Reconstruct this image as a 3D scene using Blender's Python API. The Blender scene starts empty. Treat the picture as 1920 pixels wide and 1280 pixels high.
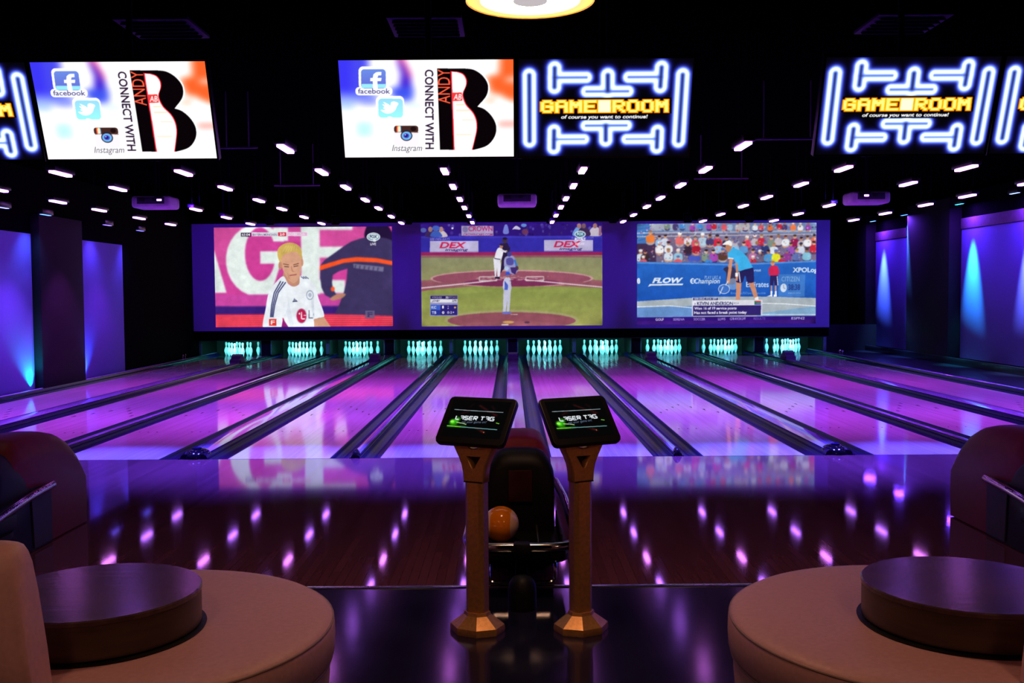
import bpy, bmesh, math, random
import numpy as np
from mathutils import Vector, Matrix

# ------------------------------------------------------------------ camera, world, exposure
C = bpy.context.scene.collection
S = bpy.context.scene
CAMX, CAMZ = -0.055, 1.73
cam_d = bpy.data.cameras.new('camera'); cam = bpy.data.objects.new('camera', cam_d); C.objects.link(cam)
cam_d.lens = 35.0; cam_d.sensor_width = 36.0; cam_d.sensor_fit = 'HORIZONTAL'
cam_d.clip_start = 0.05; cam_d.clip_end = 200
PITCH, YAW, ROLL = math.radians(2.80), math.radians(0.08), math.radians(0.37)
cam.matrix_world = (Matrix.Translation((CAMX, 0, CAMZ)) @ Matrix.Rotation(-YAW, 4, 'Z')
                    @ Matrix.Rotation(math.pi/2 - PITCH, 4, 'X') @ Matrix.Rotation(-ROLL, 4, 'Z'))
S.camera = cam
w = bpy.data.worlds.new('dark_hall'); S.world = w; w.use_nodes = True
w.node_tree.nodes['Background'].inputs[0].default_value = (0.02, 0.01, 0.06, 1)
w.node_tree.nodes['Background'].inputs[1].default_value = 0.02
S.view_settings.view_transform = 'Standard'; S.view_settings.look = 'None'
S.view_settings.exposure = 0.0; S.view_settings.gamma = 1.0; S.view_settings.use_curve_mapping = False

# light levels (all of them are lamps, screens or projectors of the hall)
BAR_L = 15.0          # lens of each violet light bar over the lanes
BAR_W = 330.0          # downward beam of each light bar
PENDANT_L = 62.0      # warm pendant lamp
PIN_W = 24.0          # teal lamp in every pin deck
PROJ_W = 900.0        # each projector
WASH_W = 4000.0        # blue wall washers, also scales their added violet fill
UP_W = 170.0           # floor uplights

# ------------------------------------------------------------------ materials
def srgb(c):
    return tuple(((v/255)/12.92 if v/255 <= .04045 else ((v/255+.055)/1.055)**2.4) for v in c)
MATS = {}
def mat(name, col, rough=.5, metal=0., var=.12, scale=14., bump=0., coat=0., stretch=(1,1,1), spec=.5):
    if name in MATS: return MATS[name]
    m = bpy.data.materials.new(name); m.use_nodes = True; nt = m.node_tree; N = nt.nodes; L = nt.links
    p = N['Principled BSDF']
    tc = N.new('ShaderNodeTexCoord'); mp = N.new('ShaderNodeMapping'); mp.inputs['Scale'].default_value = stretch
    nz = N.new('ShaderNodeTexNoise'); nz.inputs['Scale'].default_value = scale; nz.inputs['Detail'].default_value = 4
    L.new(tc.outputs['Object'], mp.inputs['Vector']); L.new(mp.outputs[0], nz.inputs['Vector'])
    cr = N.new('ShaderNodeValToRGB')
    a = tuple(max(0, c*(1-var)) for c in col)+(1,); b = tuple(min(1, c*(1+var)) for c in col)+(1,)
    cr.color_ramp.elements[0].position = .3; cr.color_ramp.elements[1].position = .7
    cr.color_ramp.elements[0].color = a; cr.color_ramp.elements[1].color = b
    L.new(nz.outputs['Fac'], cr.inputs['Fac']); L.new(cr.outputs['Color'], p.inputs['Base Color'])
    p.inputs['Roughness'].default_value = rough; p.inputs['Metallic'].default_value = metal
    p.inputs['Specular IOR Level'].default_value = spec
    if coat: p.inputs['Coat Weight'].default_value = coat; p.inputs['Coat Roughness'].default_value = .06
    if bump:
        bp = N.new('ShaderNodeBump'); bp.inputs['Strength'].default_value = bump; bp.inputs['Distance'].default_value = .01
        L.new(nz.outputs['Fac'], bp.inputs['Height']); L.new(bp.outputs[0], p.inputs['Normal'])
    MATS[name] = m; return m
def emat(name, col, strength, sample=True):
    m = bpy.data.materials.new(name); m.use_nodes = True; nt = m.node_tree; nt.nodes.clear()
    o = nt.nodes.new('ShaderNodeOutputMaterial'); e = nt.nodes.new('ShaderNodeEmission')
    e.inputs[0].default_value = tuple(col)+(1,); e.inputs[1].default_value = strength
    nt.links.new(e.outputs[0], o.inputs[0]); MATS[name] = m
    return m
def picmat(name, strength):
    m = bpy.data.materials.new(name); m.use_nodes = True; nt = m.node_tree; nt.nodes.clear()
    o = nt.nodes.new('ShaderNodeOutputMaterial'); e = nt.nodes.new('ShaderNodeEmission')
    a = nt.nodes.new('ShaderNodeAttribute'); a.attribute_name = 'picture'
    e.inputs[1].default_value = strength
    nt.links.new(a.outputs['Color'], e.inputs[0]); nt.links.new(e.outputs[0], o.inputs[0])
    m.cycles.emission_sampling = 'NONE'
    return m
def boards(name, c1, c2, bw, rough, line=.35, blen=2.2, bump=.0):
    """boards running along Y: tint per board, fine grain, thin joints"""
    m = bpy.data.materials.new(name); m.use_nodes = True; nt = m.node_tree; N = nt.nodes; L = nt.links
    p = N['Principled BSDF']; tc = N.new('ShaderNodeTexCoord'); sx = N.new('ShaderNodeSeparateXYZ')
    L.new(tc.outputs['Object'], sx.inputs[0])
    def M(op, a, b=None):
        n = N.new('ShaderNodeMath'); n.operation = op
        for i, v in enumerate((a, b)):
            if v is None: continue
            if isinstance(v, (int, float)): n.inputs[i].default_value = v
            else: L.new(v, n.inputs[i])
        return n.outputs[0]
    u = M('DIVIDE', sx.outputs['X'], bw); fl = M('FLOOR', u); fr = M('FRACT', u)
    off = M('MULTIPLY', M('FRACT', M('MULTIPLY', fl, .618)), blen)
    v = M('FLOOR', M('DIVIDE', M('ADD', sx.outputs['Y'], off), blen))
    cb = N.new('ShaderNodeCombineXYZ'); L.new(fl, cb.inputs[0]); L.new(v, cb.inputs[1])
    wn = N.new('ShaderNodeTexWhiteNoise'); L.new(cb.outputs[0], wn.inputs[0])
    mp = N.new('ShaderNodeMapping'); mp.inputs['Scale'].default_value = (60, 2.5, 1); L.new(tc.outputs['Object'], mp.inputs[0])
    nz = N.new('ShaderNodeTexNoise'); nz.inputs['Scale'].default_value = 1.0; nz.inputs['Detail'].default_value = 4
    L.new(mp.outputs[0], nz.inputs['Vector'])
    f = M('ADD', M('MULTIPLY', wn.outputs['Value'], .6), M('MULTIPLY', nz.outputs['Fac'], .4))
    mx = N.new('ShaderNodeMix'); mx.data_type = 'RGBA'; L.new(f, mx.inputs[0])
    mx.inputs[6].default_value = tuple(c1)+(1,); mx.inputs[7].default_value = tuple(c2)+(1,)
    edge = M('ADD', M('LESS_THAN', fr, .06), M('GREATER_THAN', fr, .94))
    mx2 = N.new('ShaderNodeMix'); mx2.data_type = 'RGBA'; L.new(M('MULTIPLY', edge, line), mx2.inputs[0])
    L.new(mx.outputs[2], mx2.inputs[6]); mx2.inputs[7].default_value = tuple(x*.3 for x in c1)+(1,)
    L.new(mx2.outputs[2], p.inputs['Base Color'])
    p.inputs['Roughness'].default_value = rough
    if bump:
        bp = N.new('ShaderNodeBump'); bp.inputs['Strength'].default_value = bump; bp.inputs['Distance'].default_value = .002
        L.new(M('SUBTRACT', 1.0, edge), bp.inputs['Height']); L.new(bp.outputs[0], p.inputs['Normal'])
    MATS[name] = m; return m

M_lane = boards('lane_maple', (.62, .50, .50), (.82, .70, .68), .0274, .075, .22)
M_appr = boards('approach_maple', (.15, .045, .07), (.24, .075, .115), .055, .05, .3)
M_floor = mat('dark_tile_floor', (.012, .012, .035), .13, var=.3, scale=5, bump=.03)
M_black = mat('matt_black_paint', (.001, .001, .0013), 1., spec=.05)
M_ceil = mat('black_ceiling_paint', (.0008, .0008, .001), 1., spec=.0)
M_mask = mat('black_masking_board', (.001, .001, .001), .8, spec=.05)
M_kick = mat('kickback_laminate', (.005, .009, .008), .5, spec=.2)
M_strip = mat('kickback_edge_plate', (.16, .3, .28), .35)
M_curtain = mat('pit_curtain', (.004, .005, .005), .9)
M_gut = mat('gutter_plastic', (.012, .004, .075), .25, var=.3, scale=3, stretch=(6, .3, 6), spec=.1)
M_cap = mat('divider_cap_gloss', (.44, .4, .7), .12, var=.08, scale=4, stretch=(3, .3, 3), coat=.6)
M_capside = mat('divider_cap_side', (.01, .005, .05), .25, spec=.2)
M_deck = mat('pin_deck_laminate', (.02, .022, .03), .06, var=.1)
M_nose = mat('black_rubber_nose', (.006, .006, .012), .12)
M_hood = mat('track_hood_plastic', (.12, .06, .2), .6, bump=.2)
M_pin = mat('pin_plastic', (.86, .9, .9), .25, var=.03)
M_red = mat('pin_red_stripe', (.55, .04, .05), .35)
M_arrow = mat('lane_arrow_inlay', (.12, .05, .06), .2)
M_screen = mat('projection_fabric', (.34, .34, .54), .9, var=.03, scale=40)
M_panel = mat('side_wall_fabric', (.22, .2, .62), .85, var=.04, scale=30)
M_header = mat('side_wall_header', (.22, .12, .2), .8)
M_pillar = mat('dark_pillar_paint', (.005, .003, .005), .85, var=.3, scale=3)
M_skirt = mat('black_skirting', (.008, .008, .012), .3)
M_trim = mat('nosing_aluminium', (.5, .5, .55), .22, metal=1)
M_bezel = mat('black_bezel_plastic', (.006, .006, .007), .35)
M_mount = mat('black_steel', (.002, .002, .003), .8, spec=.1)
M_rail = mat('ceiling_conduit', (.09, .06, .12), .6)
M_duct = mat('painted_duct', (.012, .012, .03), .7, spec=.2)
M_proj = mat('projector_shell', (.55, .52, .58), .45)
M_projd = mat('projector_grille', (.03, .03, .05), .5)
M_lens = mat('lens_glass', (.02, .02, .03), .05, spec=1)
M_burg = mat('burgundy_shell', (.2, .007, .009), .45, var=.1, spec=.25)
M_retblk = mat('ball_return_black', (.005, .005, .006), .5, spec=.25)
M_retgry = mat('ball_return_grey', (.035, .035, .045), .5)
M_retred = mat('ball_return_front_panel', (.04, .006, .004), .35)
M_chrome = mat('chrome_tube', (.62, .6, .62), .12, metal=1)
M_ballo = mat('ball_orange_resin', (.95, .24, .008), .1, var=.12, scale=3)
M_ballp = mat('ball_peach_resin', (.95, .58, .4), .1, var=.08, scale=3)
M_hole = mat('finger_hole', (.01, .008, .008), .5)
M_bronze = mat('kiosk_bronze', (.8, .4, .13), .36, metal=.55, var=.12, scale=60, bump=.02)
M_bronzed = mat('kiosk_recess', (.02, .012, .008), .6)
M_leather = mat('beige_leather', (.66, .345, .335), .5, var=.06, scale=50, bump=.08)
M_welt = mat('leather_piping', (.36, .21, .17), .5)
M_tabtop = mat('dark_walnut_top', (.085, .045, .045), .18, var=.35, scale=3, stretch=(1, 9, 1), bump=.06)
M_tabside = mat('dark_walnut_side', (.05, .026, .016), .35, var=.35, scale=4, stretch=(1, 1, 8))
M_shade = mat('pendant_shade', (.75, .6, .3), .5)
M_pcap = emat('pendant_centre_cap', (.62, .56, .58), .9)
M_tape = mat('grey_bracket', (.06, .06, .07), .7)

# ------------------------------------------------------------------ mesh helpers
def add_box(bm, c, s, bevel=0., seg=2, rot=None):
    r = bmesh.ops.create_cube(bm, size=1.0)
    vs = r['verts']
    bmesh.ops.scale(bm, vec=s, verts=vs)
    if bevel > 0:
        es = list({e for v in vs for e in v.link_edges})
        rr = bmesh.ops.bevel(bm, geom=es, offset=bevel, segments=seg, affect='EDGES', profile=.5)
        vs = list({v for f in rr['faces'] for v in f.verts} | {v for v in vs if v.is_valid})
    if rot is not None: bmesh.ops.rotate(bm, cent=(0, 0, 0), matrix=rot, verts=vs)
    bmesh.ops.translate(bm, vec=c, verts=vs)
    return vs
def add_lathe(bm, prof, n=24, c=(0, 0, 0), caps=True, axis='Z'):
    rings = []
    for (r, z) in prof:
        ring = []
        for i in range(n):
            a = 2*math.pi*i/n
            p = Vector((r*math.cos(a), r*math.sin(a), z))
            if axis == 'Y': p = Vector((p.x, p.z, p.y))
            ring.append(bm.verts.new(p+Vector(c)))
        rings.append(ring)
    for a, b in zip(rings[:-1], rings[1:]):
        for i in range(n):
            j = (i+1) % n
            bm.faces.new((a[i], a[j], b[j], b[i]))
    if caps:
        bm.faces.new(rings[0][::-1]); bm.faces.new(rings[-1])
def add_tube(bm, pts, r, n=10, closed=False, caps=True):
    pts = [Vector(p) for p in pts]; k = len(pts); rings = []
    up = None
    for i, p in enumerate(pts):
        a = pts[(i-1) % k] if (closed or i > 0) else p
        b = pts[(i+1) % k] if (closed or i < k-1) else p
        t = (b-a).normalized()
        if up is None:
            up = Vector((0, 0, 1)) if abs(t.z) < .9 else Vector((1, 0, 0))
        u = (up - t*up.dot(t)).normalized(); v = t.cross(u); up = u
        rings.append([bm.verts.new(p + r*(math.cos(2*math.pi*j/n)*u + math.sin(2*math.pi*j/n)*v)) for j in range(n)])
    pairs = list(zip(rings[:-1], rings[1:])) + ([(rings[-1], rings[0])] if closed else [])
    for a, b in pairs:
        for j in range(n):
            q = (j+1) % n
            bm.faces.new((a[j], b[j], b[q], a[q]))
    if caps and not closed:
        bm.faces.new(rings[0]); bm.faces.new(rings[-1][::-1])
def round_path(pts, rad, seg=6, closed=False):
    pts = [Vector(p) for p in pts]; out = []; k = len(pts)
    for i, p in enumerate(pts):
        if not closed and i in (0, k-1): out.append(p); continue
        a = pts[(i-1) % k]; b = pts[(i+1) % k]
        da = (a-p); db = (b-p); r = min(rad, da.length*.45, db.length*.45)
        p0 = p+da.normalized()*r; p1 = p+db.normalized()*r
        for s in range(seg+1):
            t = s/seg
            out.append((1-t)**2*p0 + 2*t*(1-t)*p + t*t*p1)
    return out
def add_prism(bm, poly, d0, d1, axis='X'):
    """extrude a 2-D polygon; axis X: poly is (y,z); Y: (x,z); Z: (x,y)"""
    def P(a, b, d):
        return {'X': (d, a, b), 'Y': (a, d, b), 'Z': (a, b, d)}[axis]
    A = [bm.verts.new(P(a, b, d0)) for a, b in poly]; B = [bm.verts.new(P(a, b, d1)) for a, b in poly]
    n = len(poly)
    bm.faces.new(A); bm.faces.new(B[::-1])
    for i in range(n):
        j = (i+1) % n
        bm.faces.new((A[i], B[i], B[j], A[j]))
def bevel_all(bm, off, seg=2, ang=.5):
    es = [e for e in bm.edges if len(e.link_faces) == 2 and e.calc_face_angle(0) > ang]
    if es: bmesh.ops.bevel(bm, geom=es, offset=off, segments=seg, affect='EDGES', profile=.5)
def strip(bm, prof, y0, y1, close=False):
    """sweep an (x,z) profile along Y"""
    A = [bm.verts.new((x, y0, z)) for x, z in prof]; B = [bm.verts.new((x, y1, z)) for x, z in prof]
    n = len(prof)
    for i in range(n if close else n-1):
        j = (i+1) % n
        bm.faces.new((A[i], A[j], B[j], B[i]))
    if close: bm.faces.new(A[::-1]); bm.faces.new(B)
def mesh(name, bm, m, smooth=True, ang=35):
    bmesh.ops.recalc_face_normals(bm, faces=bm.faces)
    me = bpy.data.meshes.new(name); bm.to_mesh(me); bm.free()
    me.materials.append(m)
    if smooth:
        me.polygons.foreach_set('use_smooth', [True]*len(me.polygons))
        me.set_sharp_from_angle(angle=math.radians(ang))
    return me
def obj(name, me, parent=None, loc=(0, 0, 0), rot=(0, 0, 0)):
    o = bpy.data.objects.new(name, me); C.objects.link(o)
    o.location = loc; o.rotation_euler = rot
    if parent is not None: o.parent = parent
    return o
def tag(o, label, cat=None, group=None, kind=None):
    if label: o['label'] = label
    if cat: o['category'] = cat
    if group: o['group'] = group
    if kind: o['kind'] = kind
    return o
def thing(name, label, cat, loc=(0, 0, 0), rot=(0, 0, 0), group=None):
    o = bpy.data.objects.new(name, None); C.objects.link(o); o.empty_display_size = .1
    o.location = loc; o.rotation_euler = rot
    return tag(o, label, cat, group)
def struct(name, me, label, loc=(0, 0, 0), parent=None):
    o = obj(name, me, parent, loc); tag(o, label, None, None, 'structure'); return o
def boxmesh(name, s, m, bevel=0., c=(0, 0, 0), rot=None):
    bm = bmesh.new(); add_box(bm, c, s, bevel, rot=rot); return mesh(name, bm, m)
def copy_tree(o, parent=None):
    c = o.copy(); C.objects.link(c); c.parent = parent
    for ch in list(o.children): copy_tree(ch, c)
    return c
def plate(name, outlines, thick, bevel, m, closed=True):
    """flat plate with holes in XZ, thickness along Y (via a filled 2-D curve)"""
    cu = bpy.data.curves.new(name, 'CURVE'); cu.dimensions = '2D'; cu.fill_mode = 'BOTH'
    cu.extrude = max(0, thick/2-bevel); cu.bevel_depth = bevel; cu.bevel_resolution = 1
    for pts in outlines:
        sp = cu.splines.new('POLY'); sp.points.add(len(pts)-1); sp.use_cyclic_u = True
        for q, (x, z) in zip(sp.points, pts): q.co = (x, z, 0, 1)
    t = bpy.data.objects.new(name, cu); C.objects.link(t)
    bpy.context.view_layer.update()
    dg = bpy.context.evaluated_depsgraph_get()
    me = bpy.data.meshes.new_from_object(t.evaluated_get(dg)); me.name = name
    bpy.data.objects.remove(t); bpy.data.curves.remove(cu)
    me.transform(Matrix.Rotation(math.pi/2, 4, 'X'))
    me.materials.clear(); me.materials.append(m)
    return me
def lamp(name, kind, parent, loc, target, energy, color, **kw):
    l = bpy.data.lights.new(name, kind); l.energy = energy; l.color = color
    for k, v in kw.items(): setattr(l, k, v)
    o = bpy.data.objects.new(name, l); C.objects.link(o)
    d = Vector(target)-Vector(loc)
    o.location = loc; o.rotation_euler = d.to_track_quat('-Z', 'Y').to_euler()
    o.parent = parent
    return o
ORD = ['first', 'second', 'third', 'fourth', 'fifth', 'sixth', 'seventh', 'eighth', 'ninth', 'tenth', 'eleventh', 'twelfth']
# ------------------------------------------------------------------ pictures shown on the screens (painted into colour attributes)
def homography(q):
    A = []; b = []
    for (x, y), (u, v) in zip(q, ((0, 0), (1, 0), (1, 1), (0, 1))):
        A.append([x, y, 1, 0, 0, 0, -u*x, -u*y]); b.append(u)
        A.append([0, 0, 0, x, y, 1, -v*x, -v*y]); b.append(v)
    h = np.linalg.solve(np.array(A, float), np.array(b, float))
    return np.append(h, 1).reshape(3, 3)
_txt = {}
def text_tris(s, bold=0., shear=0.):
    k = (s, bold, shear)
    if k in _txt: return _txt[k]
    cu = bpy.data.curves.new('lettering', 'FONT'); cu.body = s; cu.size = 1; cu.offset = bold; cu.shear = shear
    cu.resolution_u = 3
    o = bpy.data.objects.new('lettering', cu); C.objects.link(o); bpy.context.view_layer.update()
    dg = bpy.context.evaluated_depsgraph_get(); ev = o.evaluated_get(dg); me = ev.to_mesh()
    me.calc_loop_triangles()
    co = np.array([v.co[:2] for v in me.vertices]); tr = np.array([t.vertices[:] for t in me.loop_triangles])
    ev.to_mesh_clear(); bpy.data.objects.remove(o); bpy.data.curves.remove(cu)
    _txt[k] = (co, tr); return co, tr
class Pic:
    SS = 2
    def __init__(s, w, h, quad, bg):
        s.w, s.h = w, h; s.W, s.H = w*s.SS, h*s.SS
        s.im = np.ones((s.H, s.W, 3))*np.array(bg, float); s.Hm = homography(quad)
    def M(s, pts):
        p = np.c_[np.array(pts, float), np.ones(len(pts))] @ s.Hm.T
        return p[:, :2]/p[:, 2:3]*np.array([s.W, s.H])
    def _cover(s, q):
        x0, y0 = np.floor(q.min(0)).astype(int); x1, y1 = np.ceil(q.max(0)).astype(int)+1
        x0, y0 = max(x0, 0), max(y0, 0); x1, y1 = min(x1, s.W), min(y1, s.H)
        if x1 <= x0 or y1 <= y0: return None
        X, Y = np.meshgrid(np.arange(x0, x1)+.5, np.arange(y0, y1)+.5)
        ins = np.zeros(X.shape, bool)
        for (ax, ay), (bx, by) in zip(q, np.roll(q, -1, 0)):
            if ay == by: continue
            c = ((ay > Y) != (by > Y)) & (X < (bx-ax)*(Y-ay)/(by-ay)+ax)
            ins ^= c
        return (slice(y0, y1), slice(x0, x1)), ins
    def poly(s, pts, col, a=1., col2=None):
        q = s.M(pts); r = s._cover(q)
        if r is None: return
        sl, ins = r; sub = s.im[sl]
        c = np.array(col, float)
        if col2 is not None:
            t = np.linspace(0, 1, sub.shape[0])[:, None, None]
            c = c*(1-t)+np.array(col2, float)*t+np.zeros(sub.shape)
            sub[ins] = sub[ins]*(1-a)+c[ins]*a
        else: sub[ins] = sub[ins]*(1-a)+c*a
    def rect(s, x0, y0, x1, y1, col, a=1., col2=None):
        s.poly([(x0, y0), (x1, y0), (x1, y1), (x0, y1)], col, a, col2)
    def rrect(s, x0, y0, x1, y1, r, col, a=1., col2=None):
        P = []
        for cx, cy, a0 in ((x1-r, y0+r, -90), (x1-r, y1-r, 0), (x0+r, y1-r, 90), (x0+r, y0+r, 180)):
            for k in range(7):
                t = math.radians(a0+15*k); P.append((cx+r*math.cos(t), cy+r*math.sin(t)))
        s.poly(P, col, a, col2)
    def ell(s, cx, cy, rx, ry, col, a=1., rot=0., col2=None):
        ca, sa = math.cos(rot), math.sin(rot)
        s.poly([(cx+rx*math.cos(t)*ca-ry*math.sin(t)*sa, cy+rx*math.cos(t)*sa+ry*math.sin(t)*ca) for t in np.linspace(0, 2*math.pi, 28)[:-1]], col, a, col2)
    def line(s, pts, wd, col, a=1.):
        for (x0, y0), (x1, y1) in zip(pts[:-1], pts[1:]):
            dx, dy = x1-x0, y1-y0; L = math.hypot(dx, dy) or 1; nx, ny = -dy/L*wd/2, dx/L*wd/2
            s.poly([(x0+nx, y0+ny), (x1+nx, y1+ny), (x1-nx, y1-ny), (x0-nx, y0-ny)], col, a)
    def curve(s, pts, n=8):
        P = [np.array(p, float) for p in pts]; out = []; k = len(P)
        for i in range(k):
            p0, p1, p2, p3 = P[(i-1) % k], P[i], P[(i+1) % k], P[(i+2) % k]
            for j in range(n):
                t = j/n
                out.append(tuple(.5*(2*p1+(p2-p0)*t+(2*p0-5*p1+4*p2-p3)*t*t+(3*p1-p0-3*p2+p3)*t**3)))
        return out
    def blob(s, pts, col, a=1.): s.poly(s.curve(pts), col, a)
    def text(s, t, x0, y0, x1, y1, col, bold=0., shear=0., rot=0, a=1.):
        """fit the lettering into the box; rot 0, 1 = reads downwards, 2 = reads upwards"""
        co, tr = text_tris(t, bold, shear)
        mn, mx = co.min(0), co.max(0); u = (co-mn)/(mx-mn)
        if rot == 0: p = np.c_[x0+u[:, 0]*(x1-x0), y1-u[:, 1]*(y1-y0)]
        elif rot == 1: p = np.c_[x0+u[:, 1]*(x1-x0), y0+u[:, 0]*(y1-y0)]
        else: p = np.c_[x1-u[:, 1]*(x1-x0), y1-u[:, 0]*(y1-y0)]
        q = s.M(p); c = np.array(col, float)
        for k in tr:
            r = s._cover(q[k])
            if r is None: continue
            sl, ins = r; sub = s.im[sl]; sub[ins] = sub[ins]*(1-a)+c*a
    def blur(s, k, box=None):
        sl = (slice(None), slice(None))
        if box:
            q = s.M([(box[0], box[1]), (box[2], box[3])]).astype(int)
            sl = (slice(max(q[0][1], 0), q[1][1]), slice(max(q[0][0], 0), q[1][0]))
        s.im[sl] = gblur(s.im[sl], k)
    def grain(s, amp, seed):
        g = np.random.default_rng(seed)
        for sig, k in ((1.6, .5), (7., 1.), (24., 1.2)):
            n = gblur(g.standard_normal((s.H, s.W)), sig); n /= n.std(); s.im *= (1+amp*k*n/255)[..., None]
        s.im = np.clip(s.im, 0, 255)
    def colours(s):
        f = s.im.reshape(s.h, s.SS, s.w, s.SS, 3).mean((1, 3))
        f = np.clip(f, 0, 400)/255.
        lin = np.where(f <= .04045, f/12.92, ((f+.055)/1.055)**2.4)
        return lin
def gblur(a, sig):
    r = int(sig*2.5)+1; k = np.exp(-.5*(np.arange(-r, r+1)/sig)**2); k /= k.sum()
    for ax in (0, 1):
        pad = [(0, 0)]*a.ndim; pad[ax] = (r, r)
        b = np.pad(a, pad, mode='edge'); o = np.zeros_like(a)
        for i, v in enumerate(k):
            o += v*(b[i:i+a.shape[0]] if ax == 0 else b[:, i:i+a.shape[1]])
        a = o
    return a
def picmesh(name, lin, Wd, Hd, m):
    """a flat display facing -Y, width along X, centre at the origin"""
    h, w_ = lin.shape[:2]
    xs = np.linspace(-Wd/2, Wd/2, w_); zs = np.linspace(Hd/2, -Hd/2, h)
    X, Z = np.meshgrid(xs, zs); co = np.stack([X, np.zeros_like(X), Z], -1).reshape(-1, 3)
    i = np.arange(h*w_).reshape(h, w_)
    quad = np.stack([i[1:, :-1], i[1:, 1:], i[:-1, 1:], i[:-1, :-1]], -1).reshape(-1)
    nq = len(quad)//4
    me = bpy.data.meshes.new(name); me.vertices.add(len(co)); me.vertices.foreach_set('co', co.reshape(-1))
    me.loops.add(len(quad)); me.loops.foreach_set('vertex_index', quad.astype(np.int32))
    me.polygons.add(nq); me.polygons.foreach_set('loop_start', (np.arange(nq)*4).astype(np.int32))
    me.update(calc_edges=True)
    at = me.color_attributes.new('picture', 'FLOAT_COLOR', 'POINT')
    at.data.foreach_set('color', np.c_[lin.reshape(-1, 3), np.ones(h*w_)].astype(np.float32).reshape(-1))
    me.materials.append(m); me.validate()
    return me

def paint_soccer():
    p = Pic(400, 226, [(278, 125), (1685, 112), (1695, 913), (283, 916)], (206, 66, 152))
    W = (226, 236, 232)
    p.rect(270, 100, 1700, 420, (214, 84, 158), .6)
    p.poly([(270, 270), (372, 640), (270, 640)], W)
    p.ell(620, 385, 250, 285, W); p.ell(640, 335, 120, 212, (206, 64, 150))
    p.rect(690, 235, 960, 320, (206, 66, 152)); p.rect(640, 312, 860, 410, W)
    p.poly([(800, 410), (960, 410), (960, 620), (740, 600)], (206, 66, 152)); p.rect(745, 125, 860, 228, W)
    p.rect(962, 100, 1110, 655, W); p.rect(1100, 100, 1370, 142, W); p.rect(1100, 275, 1310, 362, W); p.rect(1100, 540, 1310, 645, W)
    p.rect(270, 655, 1700, 750, (200, 70, 160))
    p.rect(270, 748, 1700, 835, (58, 30, 120)); p.rect(270, 812, 1700, 930, (222, 44, 76))
    for k in range(6): p.rect(270, 822+k*16, 1700, 827+k*16, (244, 96, 110), .7)
    p.blur(3.0)
    for k in range(6): p.rect(270, 822+k*16, 1700, 827+k*16, (246, 104, 116), .6)
    J = (62, 52, 96)
    p.blob([(1490, 100), (1560, 90), (1640, 100), (1690, 170), (1690, 240), (1480, 220)], (36, 20, 60))
    p.poly([(1300, 272), (1360, 235), (1440, 208), (1540, 192), (1640, 208), (1720, 236), (1720, 830), (1225, 812), (1262, 740), (1300, 640), (1322, 545), (1330, 450), (1262, 470), (1212, 500), (1206, 560),
            (1214, 610), (1240, 655), (1196, 684), (1150, 660), (1122, 600), (1112, 520), (1116, 420), (1150, 380), (1220, 330)], J)
    p.poly([(1112, 425), (1290, 372), (1400, 357), (1560, 365), (1700, 392), (1700, 424), (1560, 400), (1400, 394), (1300, 404), (1108, 465)], (250, 84, 40))
    p.poly([(1375, 410), (1620, 436), (1615, 474), (1380, 445)], (120, 116, 150))
    for k in range(6): p.line([(1395+k*36, 420+k*4), (1390+k*36, 446+k*4)], 9, (70, 62, 104))
    p.blob([(1190, 690), (1240, 655), (1312, 650), (1290, 682), (1220, 704)], (190, 132, 110)); p.ell(1212, 612, 16, 20, (250, 90, 50))
    p.blur(2.2, (1090, 100, 1700, 835))
    sk = (214, 160, 132); sh = (234, 240, 246)
    p.poly([(830, 440), (950, 420), (958, 560), (905, 600), (850, 560), (815, 512)], (196, 140, 116))
    p.poly(p.curve([(820, 510), (760, 560), (705, 640), (680, 760), (660, 930), (800, 930), (815, 840), (870, 930), (1062, 930), (1062, 850), (1142, 832), (1100, 690), (1060, 570), (960, 506), (945, 570), (900, 592), (856, 566)]), sh)
    p.poly([(1062, 852), (1140, 834), (1205, 930), (1062, 930)], (206, 152, 124))
    p.poly([(815, 845), (866, 930), (800, 930)], (150, 30, 120))
    p.poly([(1062, 640), (1062, 850), (1050, 850), (1040, 700)], (206, 214, 226), .7)
    p.poly([(860, 700), (900, 900), (880, 930), (840, 800)], (214, 220, 232), .6)
    p.blob([(800, 400), (790, 360), (800, 300), (870, 270), (940, 290), (968, 340), (975, 390), (962, 450), (950, 510), (920, 556), (890, 562), (850, 520), (820, 465)], sk)
    p.ell(797, 425, 14, 34, (196, 138, 112)); p.ell(970, 400, 10, 30, (200, 142, 116))
    p.blob([(796, 400), (776, 345), (782, 290), (830, 252), (890, 244), (945, 268), (968, 315), (964, 372), (950, 345), (925, 318), (870, 322), (822, 342), (806, 368)], (206, 174, 92))
    for k in range(6): p.line([(815+k*22, 320-k*3), (850+k*16, 268-abs(k-2)*2)], 9, (224, 200, 128), .5)
    p.line([(820, 412), (866, 420)], 7, (120, 84, 60)); p.line([(900, 420), (944, 408)], 7, (120, 84, 60))
    p.line([(828, 432), (866, 436)], 7, (96, 66, 60)); p.line([(902, 434), (940, 426)], 7, (96, 66, 60))
    p.line([(884, 430), (892, 470), (908, 472)], 6, (178, 118, 96)); p.line([(870, 504), (926, 496)], 8, (160, 84, 84))
    p.poly([(850, 470), (880, 540), (920, 556), (860, 530)], (190, 134, 110), .6)
    for d in (0, 22, 44):
        p.line([(800+d*.9, 548+d*.2), (748+d*.7, 640), (726+d*.55, 740), (716+d*.45, 836)], 9, (60, 62, 112))
    for d in (0, 18, 36): p.line([(958+d, 512), (985+d, 530)], 6, (70, 70, 120))
    p.poly([(890, 716), (906, 684), (934, 712)], (70, 74, 110)); p.line([(893, 704), (920, 700)], 3, sh); p.line([(898, 694), (914, 692)], 3, sh)
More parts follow.
